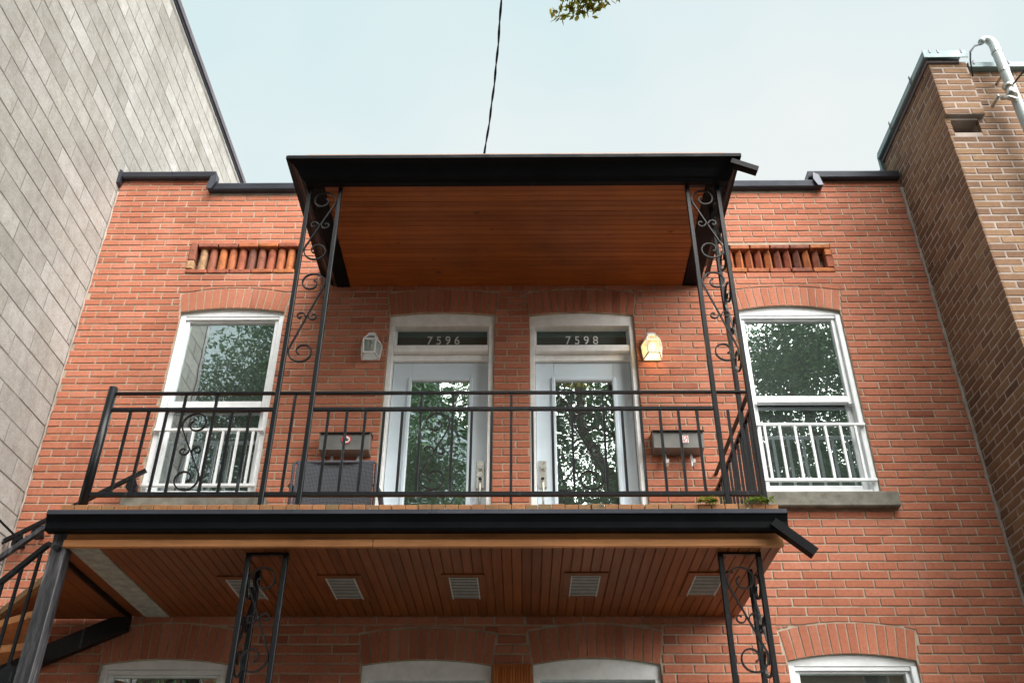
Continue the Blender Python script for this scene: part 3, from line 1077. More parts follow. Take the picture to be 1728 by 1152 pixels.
ins.tube([(px_-0.06, py_-0.05, 7.60), (px_-0.06, py_-0.05, 7.63)], [0.038, 0.048], 10)
ins.tube([(px_-0.13, py_-0.02, 7.52), (px_-0.09, py_-0.06, 7.48), (px_-0.05, py_-0.07, 7.44)], 0.02, 8)
ins.tube([(px_-0.15, py_-0.03, 7.54), (px_-0.15, py_+0.1, 7.54)], 0.014, 8)
ins.build('insulator', M['steel'], ms, True)
MB().tube([(px_-0.105, py_, 8.20), (px_-0.16, py_, 8.19), (px_-0.23, py_-0.01, 8.10), (px_-0.235, py_+0.02, 8.03), (px_-0.22, py_+0.09, 7.9)], 0.007, 6).build('drip_wire', M['cable'], ms, True)
MB().tube([(px_-0.118, py_, 8.20), (px_-0.175, py_, 8.17), (px_-0.228, py_-0.01, 8.09), (px_-0.232, py_+0.02, 8.03)], 0.005, 6).build('drip_wire', M['cable'], ms, True)
MB().tube([(px_-0.05, py_-0.05, 7.6), (px_+0.08, py_-0.2, 7.72), (px_+0.9, py_-1.4, 8.0)], 0.008, 6).build('drip_wire', M['cable'], ms, True)

# ================================================================== BALCONY
bal = thing('balcony', 'long wooden balcony with black gutter and orange boarded underside across the red house', 'balcony')
DZ = 3.84
nb = 54
xx = spread(nb+1, -2.74, 1.505)
me_ = None
for i in range(nb):
    x0, x1 = xx[i]+0.0015, xx[i+1]-0.0015
    box(x0, x1, -1.372+random.uniform(-0.006, 0.004), -0.004, 3.802, DZ+random.uniform(-0.004, 0), b=0.003).build('deck_board', M['deck_wood'], bal)
ns = 66
xx = spread(ns+1, -2.475, 1.497)
VENT = [(-1.87, -0.81, -0.42), (-1.236, -0.834, -0.426), (-0.464, -0.845, -0.434), (0.299, -0.876, -0.484), (1.066, -0.876, -0.50)]
base_ = MB()
for i in range(ns):
    base_ = box(xx[i]+0.0016, xx[i+1]-0.0016, -1.328, -0.004, 3.586, 3.606, b=0.0035)
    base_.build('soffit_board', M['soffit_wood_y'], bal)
box(-2.735, 1.498, -1.326, -0.006, 3.608, 3.800).build('joist_frame', M['dim_inside'], bal)
box(-2.648, -2.478, -1.328, -0.006, 3.583, 3.606).build('soffit_strip', M['strip'], bal)
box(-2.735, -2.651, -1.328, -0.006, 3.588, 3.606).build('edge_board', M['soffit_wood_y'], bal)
for k, (x0, y0, y1) in enumerate(VENT):
    x1 = x0+0.182
    v = MB()
    v.box(x0-0.045, x1+0.045, y0-0.045, y0-0.001, 3.576, 3.5855, b=0.002)
    v.box(x0-0.045, x1+0.045, y1+0.001, y1+0.045, 3.576, 3.5855, b=0.002)
    v.box(x0-0.045, x0-0.001, y0, y1, 3.5762, 3.5855, b=0.002)
    v.box(x1+0.001, x1+0.045, y0, y1, 3.5762, 3.5855, b=0.002)
    vb = v.build('vent', M['soffit_wood_y'], bal)
    box(x0, x1, y0, y1, 3.5815, 3.5855).build('vent_backing', M['gutter'], vb)
    for j in range(14):
        yy = y0 + (y1-y0)*(j+0.5)/14
        MB().prism([(yy-0.0125, 3.5745), (yy-0.0105, 3.5725), (yy+0.0125, 3.5785), (yy+0.011, 3.5800)], x0+0.003, x1-0.003, 'x').build('louvre', M['vent'], vb)
    rim = MB()
    for a in (x0, x1-0.006):
        rim.box(a, a+0.006, y0, y1, 3.5698, 3.5815)
    rim.build('grille_frame', M['vent'], vb)
# fascia boards
box(-2.668, 0.30, -1.352, -1.3295, 3.628, 3.668, b=0.002).build('fascia_board', M['fascia_dark'], bal)
box(0.303, 1.512, -1.352, -1.3295, 3.628, 3.668, b=0.002).build('fascia_board', M['fascia_dark'], bal)
box(-2.676, -0.873, -1.362, -1.3295, 3.584, 3.626, b=0.002).build('fascia_board', M['fascia_wood'], bal)
box(-0.870, 1.506, -1.362, -1.3295, 3.583, 3.6255, b=0.002).build('fascia_board', M['fascia_wood'], bal)


def gutter_shape(x0, x1, yb, yf, z0, z1, parent):
    """open K-style trough: back yb, front yf"""
    d = yf-yb
    prof = [(yb, z1), (yb, z0), (yb+d*0.62, z0), (yb+d*0.70, z0+0.012), (yb+d*0.74, z0+(z1-z0)*0.42), (yb+d*0.90, z0+(z1-z0)*0.70),
            (yf, z1-0.026), (yf, z1-0.002), (yf-d*0.10, z1), (yf-d*0.10, z1-0.022), (yb+d*0.80, z0+(z1-z0)*0.70), (yb+d*0.60, z0+0.012), (yb+d*0.06, z0+0.008), (yb+d*0.06, z1)]
    g = MB()
    nv = len(prof)
    g.add([(x0, y, z) for y, z in prof] + [(x1, y, z) for y, z in prof], [(i, (i+1) % nv, (i+1) % nv+nv, i+nv) for i in range(nv)])
    out = prof[:8]
    for xa, xb in ((x0-0.004, x0), (x1, x1+0.004)):
        g.prism(out, xa, xb, 'x')
    return g.build('gutter', M['gutter'], parent)

gutter_shape(-2.765, 1.522, -1.374, -1.462, 3.655, 3.768, bal)
box(-2.766, 1.523, -1.4655, -1.4625, 3.742, 3.769, b=0.0012).build('gutter_lip', M['flashing'], bal)  # lighter blue-grey than the gutter, painting in sky reflected by the lip
hang = MB()
for x_ in spread(9, -2.2, 1.3):
    hang.box(x_-0.006, x_+0.006, -1.4665, -1.40, 3.7693, 3.772)
hang.build('gutter_strap', M['steel'], bal)


def spout(x, y, z, dx, dz, parent, wd=0.052):
    a, b = Vector((x, y, z)), Vector((x+dx, y, z+dz))
    s_ = MB().bar(a, b, wd, 0.062)
    d_ = (b-a).normalized()
    for off in (-0.018, 0.0, 0.018):
        s_.bar(a+Vector((0, off, 0))+Vector((-d_.z, 0, d_.x))*(wd/2+0.002), b+Vector((0, off, 0))+Vector((-d_.z, 0, d_.x))*(wd/2+0.002), 0.005, 0.008)
    s_.build('downspout', M['gutter'], parent)

spout(1.440, -1.42, 3.700, 0.215, -0.185, bal)

# moss clumps on the balcony edge
def moss(x, y, z, n, wd, label):
    mb_ = MB()
    for i in range(n):
        cx, cy, cz = x+random.gauss(0, wd), y+random.gauss(0, 0.018), z+abs(random.gauss(0, 0.012))
        a = random.uniform(0, 6.28)
        l_ = random.uniform(0.010, 0.026)
        u = Vector((math.cos(a), math.sin(a), random.uniform(-0.2, 0.9))).normalized()*l_
        v_ = Vector((-math.sin(a), math.cos(a), random.uniform(-0.4, 0.4))).normalized()*l_*0.35
        c_ = Vector((cx, cy, cz))
        mb_.add([c_-u*0.5, c_+v_, c_+u*0.6, c_-v_], [(0, 1, 2, 3)])
    o_ = mb_.build('moss_clump', M['moss'])
    o_['label'] = label
    o_['category'] = 'plant'
    o_['group'] = 'moss clumps on the balcony edge'
moss(1.095, -1.395, 3.842, 170, 0.035, 'small green moss clump on the balcony edge left of the right iron column')
moss(1.395, -1.395, 3.846, 190, 0.045, 'yellowish moss clump on the balcony edge at its right end')


# ---- scrolls
def spiral(cx, cy, r, a_end, turns, cw, n=30):
    pts = []
    for i in range(n+1):
        u = i/n
        rr = r*(0.24 + 0.76*u**0.8)
        a = a_end + (1 if cw else -1)*(1-u)*turns*2*math.pi
        pts.append((cx+rr*math.cos(a), cy+rr*math.sin(a)))
    return pts

def s_scroll(w_, h_, mirror=False):
    """S of two opposed curls inside a w x h box centred on 0"""
    r = w_*0.47
    top = spiral(0, h_/2-r, r, math.radians(-25), 1.22, True)
    bot = [(-x, -y) for x, y in top][::-1]
    pts = top + bot
    if mirror:
        pts = [(-x, y) for x, y in pts]
    return pts

def c_scroll(w_, mirror=False):
    r = w_*0.21
    a = spiral(-w_*0.26, 0.0, r, math.radians(20), 0.95, False, 14)
    b = [(-x, -y) for x, y in a][::-1]
    pts = a+b
    if mirror:
        pts = [(-x, y) for x, y in pts]
    return pts

IR = M['iron']
UX, UZ, UY = (1, 0, 0), (0, 0, 1), (0, 1, 0)

def scroll_obj(w_, h_, org, ux, mirror, parent, mid=True):
    MB().ribbon(s_scroll(w_, h_, mirror), org, ux, UZ, 0.009, 0.013).build('scroll', IR, parent)
    if mid:
        MB().ribbon(c_scroll(w_*0.86, not mirror), Vector(org)+Vector((0, -0.002, 0)), ux, UZ, 0.008, 0.012).build('small_scroll', IR, parent)


def column(x0, x1, y, z0, z1, scrolls, third, mirror, label, group, topbar=True, w_=0.030):
    t_ = thing('iron_column', label, 'column', group)
    t_.location = ((x0+x1)/2, y, z0)
    def P(mbx, nm, m_=IR):
        o_ = mbx.build(nm, m_, t_)
        o_.matrix_parent_inverse = Matrix.Translation((-(x0+x1)/2, -y, -z0))
        return o_
    for x in (x0, x1):
        P(MB().box(x-w_/2, x+w_/2, y-w_/2, y+w_/2, z0, z1, b=0.003), 'upright')
    if third is not None:
        P(MB().box(third[0]-w_/2, third[0]+w_/2, third[1]-w_/2, third[1]+w_/2, z0, z1, b=0.003), 'upright')
    if topbar:
        P(MB().box(x0-w_/2, x1+w_/2, y-w_/2+0.002, y+w_/2-0.002, z1+0.0005, z1+0.012), 'cap_bar')
    iw = x1-x0-w_
    for zc_, hh in scrolls:
        c_ = ((x0+x1)/2, y, zc_)
        P(MB().ribbon(s_scroll(iw, hh, mirror), c_, UX, UZ, 0.009, 0.014), 'scroll')
        P(MB().ribbon(c_scroll(iw*0.84, not mirror), (c_[0], y-0.003, zc_), UX, UZ, 0.008, 0.013), 'small_scroll')
        if third is not None:
            ym = (y+third[1])/2
            dw = abs(third[1]-y)-w_
            P(MB().ribbon(s_scroll(dw, hh, not mirror), (third[0], ym, zc_), UY, UZ, 0.009, 0.014), 'scroll')
            P(MB().ribbon(c_scroll(dw*0.84, mirror), (third[0]+0.003, ym, zc_), UY, UZ, 0.008, 0.013), 'small_scroll')
    return t_

UP = [(6.105, 0.62), (5.27, 0.80)]
UP = [(6.085, 0.66), (5.275, 0.76)]
gcol = 'wrought iron columns between balcony and canopy'
column(-1.594, -1.364, -1.25, DZ, 6.448, UP, None, False, 'black iron scrolled column carrying the left end of the canopy', gcol)
column(1.240, 1.466, -1.25, DZ, 6.446, UP, (1.466, -0.985), True, 'black iron scrolled column carrying the right end of the canopy', gcol)
LOW = [(3.20, 0.62), (2.4, 0.7)]
gcol = 'wrought iron columns under the balcony'
column(-1.612, -1.393, -1.25, 0.0, 3.57, LOW, (-1.612, -1.0), True, 'black iron scrolled column under the left part of the balcony', gcol)
column(1.155, 1.376, -1.25, 0.0, 3.57, LOW, (1.376, -1.0), True, 'black iron scrolled column under the right end of the balcony', gcol)

# ---- balcony railing
rl = thing('balcony_railing', 'black iron balcony railing with upright bars and scrolls along the balcony front', 'railing')
RY = -1.25
ZT, ZM, ZB = 4.668, 4.548, 3.957
MB().tube([(-2.679, RY, DZ-0.03), (-2.679, RY, 4.712)], 0.029, 14).build('end_post', IR, rl, True)
segs = [(-2.652, -1.611), (-1.577, -1.381), (-1.347, 1.223), (1.257, 1.449)]
for a, b in segs:
    box(a, b, RY-0.014, RY+0.014, ZT-0.008, ZT+0.008, b=0.002).build('top_rail', IR, rl)
for a, b in (segs[0], segs[2]):
    box(a, b, RY-0.012, RY+0.012, ZM-0.012, ZM+0.012, b=0.002).build('middle_rail', IR, rl)
for a, b in segs:
    box(a, b, RY-0.013, RY+0.013, ZB-0.014, ZB+0.014, b=0.002).build('bottom_rail', IR, rl)

def baluster(x, y, tall=False, foot=False, wd=0.016):
    z0 = DZ if foot else ZB+0.0142
    b_ = MB()
    b_.box(x-wd/2, x+wd/2, y-wd/2, y+wd/2, ZB+0.0145, ZM-0.0125)
    if tall:
        b_.box(x-wd/2, x+wd/2, y-wd/2, y+wd/2, ZM+0.0125, ZT-0.0085)
    if foot:
        b_.box(x-wd/2, x+wd/2, y-wd/2, y+wd/2, DZ, ZB-0.0145)
    b_.build('baluster', IR, rl)

scw, pit = 0.203, 0.1182
left = [-2.527, -2.409, -2.291, -2.190, -1.985, -1.868, -1.752]
for i, x in enumerate(left):
    baluster(x, RY, tall=i in (3, 4), foot=False)
cen = [-1.246, -1.127, -1.008, -0.889, -0.771, -0.653, -0.447, -0.325, -0.197, -0.072, 0.063, 0.191, 0.316, 0.519, 0.638, 0.757, 0.880, 0.998, 1.115]
for i, x in enumerate(cen):
    baluster(x, RY, tall=i in (5, 6, 9, 12, 13), foot=i in (9,))
baluster(-1.478, RY+0.002, False)
box(-1.486, -1.470, RY-0.006, RY+0.010, ZM-0.0124, ZT-0.0085).build('baluster', IR, rl)
for xc, mir in ((-2.0875, True), (-0.55, False), (0.4175, True)):
    scroll_obj(0.188, ZM-ZB-0.03, (xc, RY, (ZM+ZB)/2), UX, mir, rl)
# side return at the right end, back to the wall
SX = 1.466
for z_, hh in ((ZT, 0.008), (ZM, 0.012), (ZB, 0.014)):
    box(SX-0.013, SX+0.013, RY+0.016, -1.001, z_-hh, z_+hh, b=0.002).build('side_rail', IR, rl)
    box(SX-0.013, SX+0.013, -0.969, -0.002, z_-hh, z_+hh, b=0.002).build('side_rail', IR, rl)
for y_ in spread(9, -0.88, -0.07):
    baluster(SX, y_, False)
baluster(SX, -1.07), baluster(SX, -1.16)
baluster(1.315, RY), baluster(1.39, RY)

# ================================================================== CANOPY
can = thing('canopy', 'flat black trimmed canopy with orange boarded underside above the balcony', 'canopy')
nbd = 22
yy = spread(nbd+1, -1.268, -0.004)
for i in range(nbd):
    box(-1.486, 1.380, yy[i]+0.0012, yy[i+1]-0.0012, 6.447, 6.465, b=0.003).build('soffit_board', M['soffit_wood_x'], can)
G = M['gutter']
box(-1.60, -1.4875, -1.268, -0.003, 6.440, 6.50, b=0.004).build('soffit_trim', G, can)
box(1.3815, 1.53, -1.268, -0.003, 6.440, 6.50, b=0.004).build('soffit_trim', G, can)
box(-1.62, 1.543, -1.324, -1.2695, 6.438, 6.505, b=0.005).build('front_beam', G, can)
RING = [(6.441, 0.0), (6.452, 0.006), (6.462, 0.026), (6.490, 0.042), (6.520, 0.056), (6.545, 0.086), (6.556, 0.116), (6.560, 0.130), (6.588, 0.130), (6.588, 0.110)]
def crown(k):
    """corner points of the mitred gutter moulding, ring k"""
    z, o_ = RING[k]
    xl, xr, yf = -1.622-o_, 1.545+o_*0.62, -1.325-o_
    return [(xl, -0.003, z), (xl, yf, z), (xr, yf, z), (xr, -0.003, z)]
for nm, i in (('side_fascia', 0), ('gutter', 1), ('side_fascia', 2)):
    g_ = MB()
    for k in range(len(RING)-1):
        a_, b_ = crown(k), crown(k+1)
        g_.add([a_[i], a_[i+1], b_[i+1], b_[i]], [(0, 1, 2, 3)])
    g_.build(nm, G, can)
MB().prism([(-1.62, -0.004), (-1.62, -1.32), (1.54, -1.32), (1.54, -0.004)], 6.5065, 6.585, 'z').build('roof_frame', M['dim_inside'], can)
MB().prism([(-1.45, 6.590), (-0.003, 6.66), (-0.003, 6.69), (-1.45, 6.598)], -1.745, 1.618, 'x').build('roof_deck', M['purple_flashing'], can)
box(-1.6, 1.50, -1.448, -1.436, 6.5985, 6.604).build('drip_board', M['fascia_wood'], can)
spout(1.545, -1.43, 6.515, 0.185, -0.085, can, 0.045)

# ================================================================== CORNER POST AND WINDING STAIR (lower left)
po = MB().box(-2.752, -2.662, -1.345, -1.255, 0.0, 3.690, b=0.004).build('support_post', M['worn_sheen_steel'])
po['label'] = 'worn black steel post under the left end of the balcony'
po['category'] = 'post'

st = thing('winding_staircase', 'winding staircase with orange treads and black rails at the lower left', 'staircase')
PV = Vector((-2.80, -1.05))
angs = [104, 118, 131, 146, 161, 177, 194, 212, 230, 248]
tops = [3.64, 3.44, 3.24, 3.04, 2.84, 2.64, 2.44, 2.24, 2.04, 1.84]
def outer(a):
    d_ = Vector((math.cos(a), math.sin(a)))
    L = 1.35
    if d_.x < -1e-4: L = min(L, (-3.70-PV.x)/d_.x)
    if d_.y > 1e-4: L = min(L, (-0.10-PV.y)/d_.y)
    return PV + d_*L
tops = [3.62, 3.60, 3.56, 3.34, 3.13, 2.92, 2.71, 2.50, 2.29, 2.08]
for i in range(2, 9):
    a0, a1 = math.radians(angs[i]-9), math.radians(angs[i+1])
    q0, q1 = outer(a0), outer(a1)
    i0, i1 = PV + Vector((math.cos(a0), math.sin(a0)))*0.12, PV + Vector((math.cos(a1), math.sin(a1)))*0.12
    zt = tops[i+1]
    MB().prism([tuple(i0), tuple(q0), tuple(q1), tuple(i1)], zt-0.042, zt, 'z').build('tread', M['tread_wood'], st)
# winder landing between the stair and the balcony, boards towards the wall
for i in range(9):
    x0 = -3.66+0.1*i
    yf_ = -1.06 + (-2.76-(x0+0.05))*1.15
    MB().prism([(x0+0.002, min(-0.05, yf_+0.058)), (x0+0.098, yf_-0.058), (x0+0.098, -0.02), (x0+0.002, -0.02)], 3.566, 3.60, 'z').build('landing_board', M['soffit_wood_y'], st)
MB().bar((-3.68, -0.02, 3.585), (-2.78, -1.055, 3.585), 0.05, 0.045).build('landing_nosing', M['deck_wood'], st)
box(-2.757, -2.738, -1.24, -0.02, 3.56, 3.60).build('landing_beam', M['iron'], st)
# stringers
MB().prism([(-3.76, 3.02), (-2.735, 3.475), (-2.735, 3.595), (-2.90, 3.545), (-3.76, 3.15)], -0.070, -0.020).build('wall_stringer', M['iron'], st)
MB().prism([(-3.10, 2.60), (-2.755, 2.86), (-2.755, 2.93), (-3.10, 2.80)], -1.32, -1.28).build('front_stringer', M['iron'], st)
MB().tube([(-3.75, -1.33, 2.05), (-3.45, -1.34, 2.35), (-3.10, -1.32, 2.70), (-2.80, -1.30, 2.92)], 0.02, 6).build('lower_rail', M['iron'], st)
# front rails and balusters
MB().bar((-3.60, -1.30, 2.76), (-2.790, -1.30, 3.622), 0.026, 0.03).build('middle_rail', M['iron'], st)
MB().bar((-2.792, -1.30, 3.624), (-2.69, -1.352, 3.57), 0.024, 0.03).build('middle_rail', M['iron'], st)
MB().bar((-3.60, -1.30, 3.05), (-2.79, -1.30, 3.772), 0.026, 0.03).build('top_rail', M['worn_sheen_steel'], st)  # paler finish than the other rails paints in a highlight along it
for x_ in (-3.08, -2.994, -2.908, -2.822):
    zt = 2.76 + (x_+3.60)*1.064 - 0.02
    MB().bar((x_, -1.30, 2.87-max(0, -2.95-x_)*0.8), (x_, -1.30, zt), 0.016).build('baluster', M['iron'], st)
# handrail on the house wall with scrolled brackets
MB().bar((-3.765, -0.085, 4.112), (-2.85, -0.085, 4.672), 0.030, 0.022).build('wall_handrail', M['iron'], st)
MB().tube([(-3.765, -0.085, 4.112), (-3.80, -0.11, 4.07), (-3.79, -0.13, 4.03)], 0.014, 6).build('wall_handrail', M['iron'], st)
for x_ in (-3.655, -3.535, -2.925):
    z_ = 4.112 + (x_+3.765)*0.612 - 0.085
    MB().ribbon(spiral(0, 0, 0.045, math.radians(70), 2.1, True, 40), (x_, -0.085, z_), UX, UZ, 0.013, 0.03).ribbon([(0.014, 0.04), (0.0, 0.085)], (x_, -0.085, z_), UX, UZ, 0.012, 0.02).tube([(x_, -0.085, z_), (x_, -0.002, z_)], 0.012, 8).build('rail_bracket', M['iron'], st)
MB().bar((-3.765, -0.30, 4.22), (-3.62, -0.22, 4.10), 0.016, 0.02).build('wall_stay', M['iron'], st)


# ================================================================== SMALL THINGS ON THE HOUSE WALL
def mailbox(xc, zb, label, square):
    t_ = thing('mailbox', label, 'mailbox', 'mailboxes beside the upper doors')
    t_.location = (xc, 0, zb)
    w2 = 0.19
    MB().prism([(-0.004, 0.0), (-0.125, 0.008), (-0.135, 0.135), (-0.10, 0.158), (-0.004, 0.165)], -w2, w2, 'x').build('box_body', M['mailbox'], t_)
    MB().prism([(-0.003, 0.166), (-0.103, 0.159), (-0.148, 0.134), (-0.152, 0.142), (-0.106, 0.170), (-0.003, 0.178)], -w2-0.006, w2+0.006, 'x').build('lid', M['black_lid'], t_)
    for sx in (-0.10, 0.10):
        MB().ribbon([(-0.03, 0.0), (-0.045, -0.06), (-0.075, -0.125), (-0.10, -0.135), (-0.125, -0.115), (-0.13, -0.09)], (sx, 0, 0.0), UY, UZ, 0.006, 0.020).build('newspaper_hook', M['bright_metal'], t_)
    s_ = MB()
    if square:
        MB().box(0.028, 0.072, -0.1350, -0.1325, 0.045, 0.105).build('sticker', M['sticker'], t_)
        MB().box(0.033, 0.067, -0.1362, -0.1352, 0.050, 0.056).box(0.033, 0.067, -0.1362, -0.1352, 0.094, 0.100).box(0.033, 0.038, -0.1362, -0.1352, 0.0565, 0.0935).box(0.062, 0.067, -0.1362, -0.1352, 0.0565, 0.0935).bar((0.040, -0.1357, 0.062), (0.060, -0.1357, 0.088), 0.007, 0.0010).build('red_sign', M['red'], t_)
    else:
        def disc(r0, r1, y, m_, nm):
            n = 24
            v_ = [(0.016+r*math.cos(2*math.pi*i/n), y, 0.088+r*math.sin(2*math.pi*i/n)) for r in (r0, r1) for i in range(n)]
            MB().add(v_ + [(a, y+0.0012, c_) for a, b, c_ in v_], [(i, (i+1) % n, (i+1) % n+n, i+n) for i in range(n)] + [(i+2*n, (i+1) % n+2*n, (i+1) % n+3*n, i+3*n) for i in range(n)] + [(i+n, (i+1) % n+n, (i+1) % n+3*n, i+3*n) for i in range(n)]).build(nm, m_, t_)
        disc(0.001, 0.036, -0.1380, M['sticker'], 'sticker')
        disc(0.028, 0.036, -0.1395, M['red'], 'red_ring')
        MB().box(-0.004, 0.034, -0.1395, -0.1384, 0.083, 0.092).box(0.010, 0.020, -0.1395, -0.1384, 0.0925, 0.104).box(0.012, 0.030, -0.1395, -0.1384, 0.073, 0.0825).build('symbol', M['ink'], t_)
    return t_
mailbox(-1.362, 4.815, 'grey metal mailbox with a round red and white sticker, left of door 7596', False)
mailbox(1.190, 4.825, 'grey metal mailbox with a square red and white sticker, right of door 7598', True)


def lantern(xc, zb, lit, label):
    t_ = thing('wall_lantern', label, 'lamp', 'white lanterns beside the upper doors')
    t_.location = (xc, 0, zb)
    W = M['white']
    MB().prism([(-0.075, 0.0), (0.075, 0.0), (0.088, 0.125), (0.045, 0.215), (-0.045, 0.215), (-0.088, 0.125)], -0.014, -0.002).build('back_plate', W, t_)
    bot = [(-0.072, -0.015), (-0.045, -0.115), (0.045, -0.115), (0.072, -0.015)]
    mid = [(-0.084, -0.015), (-0.052, -0.125), (0.052, -0.125), (0.084, -0.015)]
    top = [(-0.045, -0.015), (-0.028, -0.075), (0.028, -0.075), (0.045, -0.015)]
    zb0, zb1, zb2 = 0.012, 0.135, 0.205
    f = MB()
    for (a, za), (b, zb_) in (((bot, zb0), (mid, zb1)), ((mid, zb1), (top, zb2))):
        for p, q in zip(a, b):
            f.bar((*p, za), (*q, zb_), 0.010, 0.010)
    for ring, z_ in ((bot, zb0), (mid, zb1), (top, zb2)):
        for i in range(3):
            f.bar((*ring[i], z_), (*ring[i+1], z_), 0.010, 0.010)
    f.build('frame', W, t_)
    g = MB()
    k = 0.965
    for (a, za), (b, zb_) in (((bot, zb0), (mid, zb1)), ((mid, zb1), (top, zb2))):
        for i in range(3):
            g.add([(a[i][0]*k, a[i][1]*k, za), (a[i+1][0]*k, a[i+1][1]*k, za), (b[i+1][0]*k, b[i+1][1]*k, zb_), (b[i][0]*k, b[i][1]*k, zb_)], [(0, 1, 2, 3)])
    g.build('lamp_glass', M['lamp_glass'], t_)
    c_ = MB()
    c_.prism([(x*1.02, y*1.02) for x, y in top], zb2+0.006, zb2+0.014, 'z')
    for i in range(7):
        x = -0.03+0.01*i
        c_.box(x-0.003, x+0.003, -0.068, -0.016, zb2+0.0145, zb2+0.034-0.002*abs(i-3))
    c_.build('cap', W, t_)
    MB().sphere((0, -0.062, 0.105), 0.026, 0.026, 0.036).build('bulb', M['bulb_on'] if lit else M['bulb_off'], t_, True)
    MB().tube([(0, -0.062, 0.14), (0, -0.062, 0.20)], 0.014, 8).build('lamp_holder', M['sticker'], t_)
    if lit:
        ld = bpy.data.lights.new('lantern_light', 'POINT')
        ld.energy = 0.2
        ld.color = (1.0, 0.52, 0.18)
        ld.shadow_soft_size = 0.03
        lo_ = bpy.data.objects.new('lantern_light', ld)
        COL.objects.link(lo_)
        lo_.parent = t_
        lo_.location = (0, -0.10, 0.07)
    return t_
lantern(-1.246, 5.694, False, 'unlit white wall lantern left of door 7596')
lantern(1.066, 5.683, True, 'glowing white wall lantern right of door 7598')

# wicker chair with its back to the street
ch = thing('wicker_chair', 'dark grey wicker chair with its back to the street, below the left mailbox', 'chair')
ch.location = (-1.345, -0.45, DZ)
bk = MB()
nx_, nz_ = 12, 8
for s_ in (0, 1):
    for j in range(nz_+1):
        for i in range(nx_+1):
            u, v_ = i/nx_, j/nz_
            hw = 0.285 - 0.012*v_
            bk.v.append((-0.012*v_ + (2*u-1)*hw + 0.02*v_, 0.02*s_ + 0.10*(1-v_)**1.2*1.0 - 0.02 + 0.03*math.sin(math.pi*u), 0.06+0.655*v_))
    o0 = s_*(nx_+1)*(nz_+1)
    for j in range(nz_):
        for i in range(nx_):
            a = o0+j*(nx_+1)+i
            bk.f.append((a, a+1, a+nx_+2, a+nx_+1))
bk.build('back', M['wicker'], ch, True)
MB().tube([(-0.30, 0.06, 0.06), (-0.29, -0.01, 0.70), (-0.27, 0.0, 0.722), (0.28, 0.0, 0.722), (0.30, -0.01, 0.70), (0.30, 0.06, 0.06)], 0.011, 8).build('back_frame', M['wicker'], ch, True)
box(-0.28, 0.28, 0.085, 0.40, 0.36, 0.41, b=0.012).build('seat', M['wicker'], ch)
for sx in (-1, 1):
    MB().tube([(sx*0.30, 0.02, 0.55), (sx*0.31, 0.2, 0.56), (sx*0.30, 0.38, 0.54)], 0.02, 8).build('arm', M['wicker'], ch, True)
    for y_ in (0.08, 0.38):
        box(sx*0.28-0.018, sx*0.28+0.018, y_-0.018, y_+0.018, 0.0, 0.36, b=0.003).build('leg', M['wicker'], ch)

# service cable from the canopy out over the street
def helix(r, ph, n=300):
    pts = []
    for i in range(n):
        u = i/(n-1)
        y = -1.40 - 15.2*u
        x = -0.281 + 0.19*(1-math.exp(-u*14)) + 0.30*u
        z = 6.645 + 0.22*(-1.40-y) - 0.35*math.sin(math.pi*u)*0.25 + 0.02*math.sin(u*70)
        a = ph + u*60*2*math.pi/ (15.2/15.2)
        pts.append((x+r*math.cos(a*0.8), y, z+r*math.sin(a*0.8)))
    return pts
cb = thing('overhead_cable', 'twisted black service cable rising from the canopy roof into the sky', 'cable')
MB().tube(helix(0.0045, 0), 0.0052, 6).build('wire', M['cable'], cb, True)
MB().tube(helix(0.0045, math.pi), 0.0052, 6).build('wire', M['cable'], cb, True)
MB().tube([(-0.281, -1.40, 6.60), (-0.281, -1.40, 6.65)], 0.01, 8).build('cable_anchor', M['steel'], cb)
ep = thing('utility_pole', 'wooden utility pole across the street holding the service cable', 'pole')
MB().tube([(0.21, -16.7, 0), (0.21, -16.7, 10.4)], [0.15, 0.11], 12).build('pole', M['bark'], ep, True)
box(-0.8, 1.2, -16.62, -16.5, 9.7, 9.82).build('crossarm', M['bark'], ep)


# ================================================================== HOUSES ACROSS THE STREET (added out of view to block low sky light and close the view in the glass)
for i, (x0, x1, h_, lab) in enumerate(((-22, -9.2, 8.6, 'left'), (-9, 4.2, 9.0, 'middle'), (4.4, 20, 8.4, 'right'))):
    hs = thing('added_opposite_house', 'brick house across the street, %s one of three, added out of view to block low sky light' % lab, 'house', 'houses across the street')
    box(x0, x1, -27, -19.5, 0, h_).build('wall', M['brown_brick'] if i != 1 else M['red_brick'], hs)
    box(x0-0.1, x1+0.1, -27.1, -19.38, h_+0.001, h_+0.35).build('roof', M['flashing'], hs)
    for k in range(5):
        xc_ = x0 + (x1-x0)*(k+0.5)/5
        for zb_ in (1.2, 4.9):
            wf_ = box(xc_-0.6, xc_+0.6, -19.499, -19.44, zb_, zb_+1.9).build('window', M['white'], hs)
            box(xc_-0.5, xc_+0.5, -19.4395, -19.43, zb_+0.1, zb_+1.8).build('pane', M['dim_inside'], wf_)

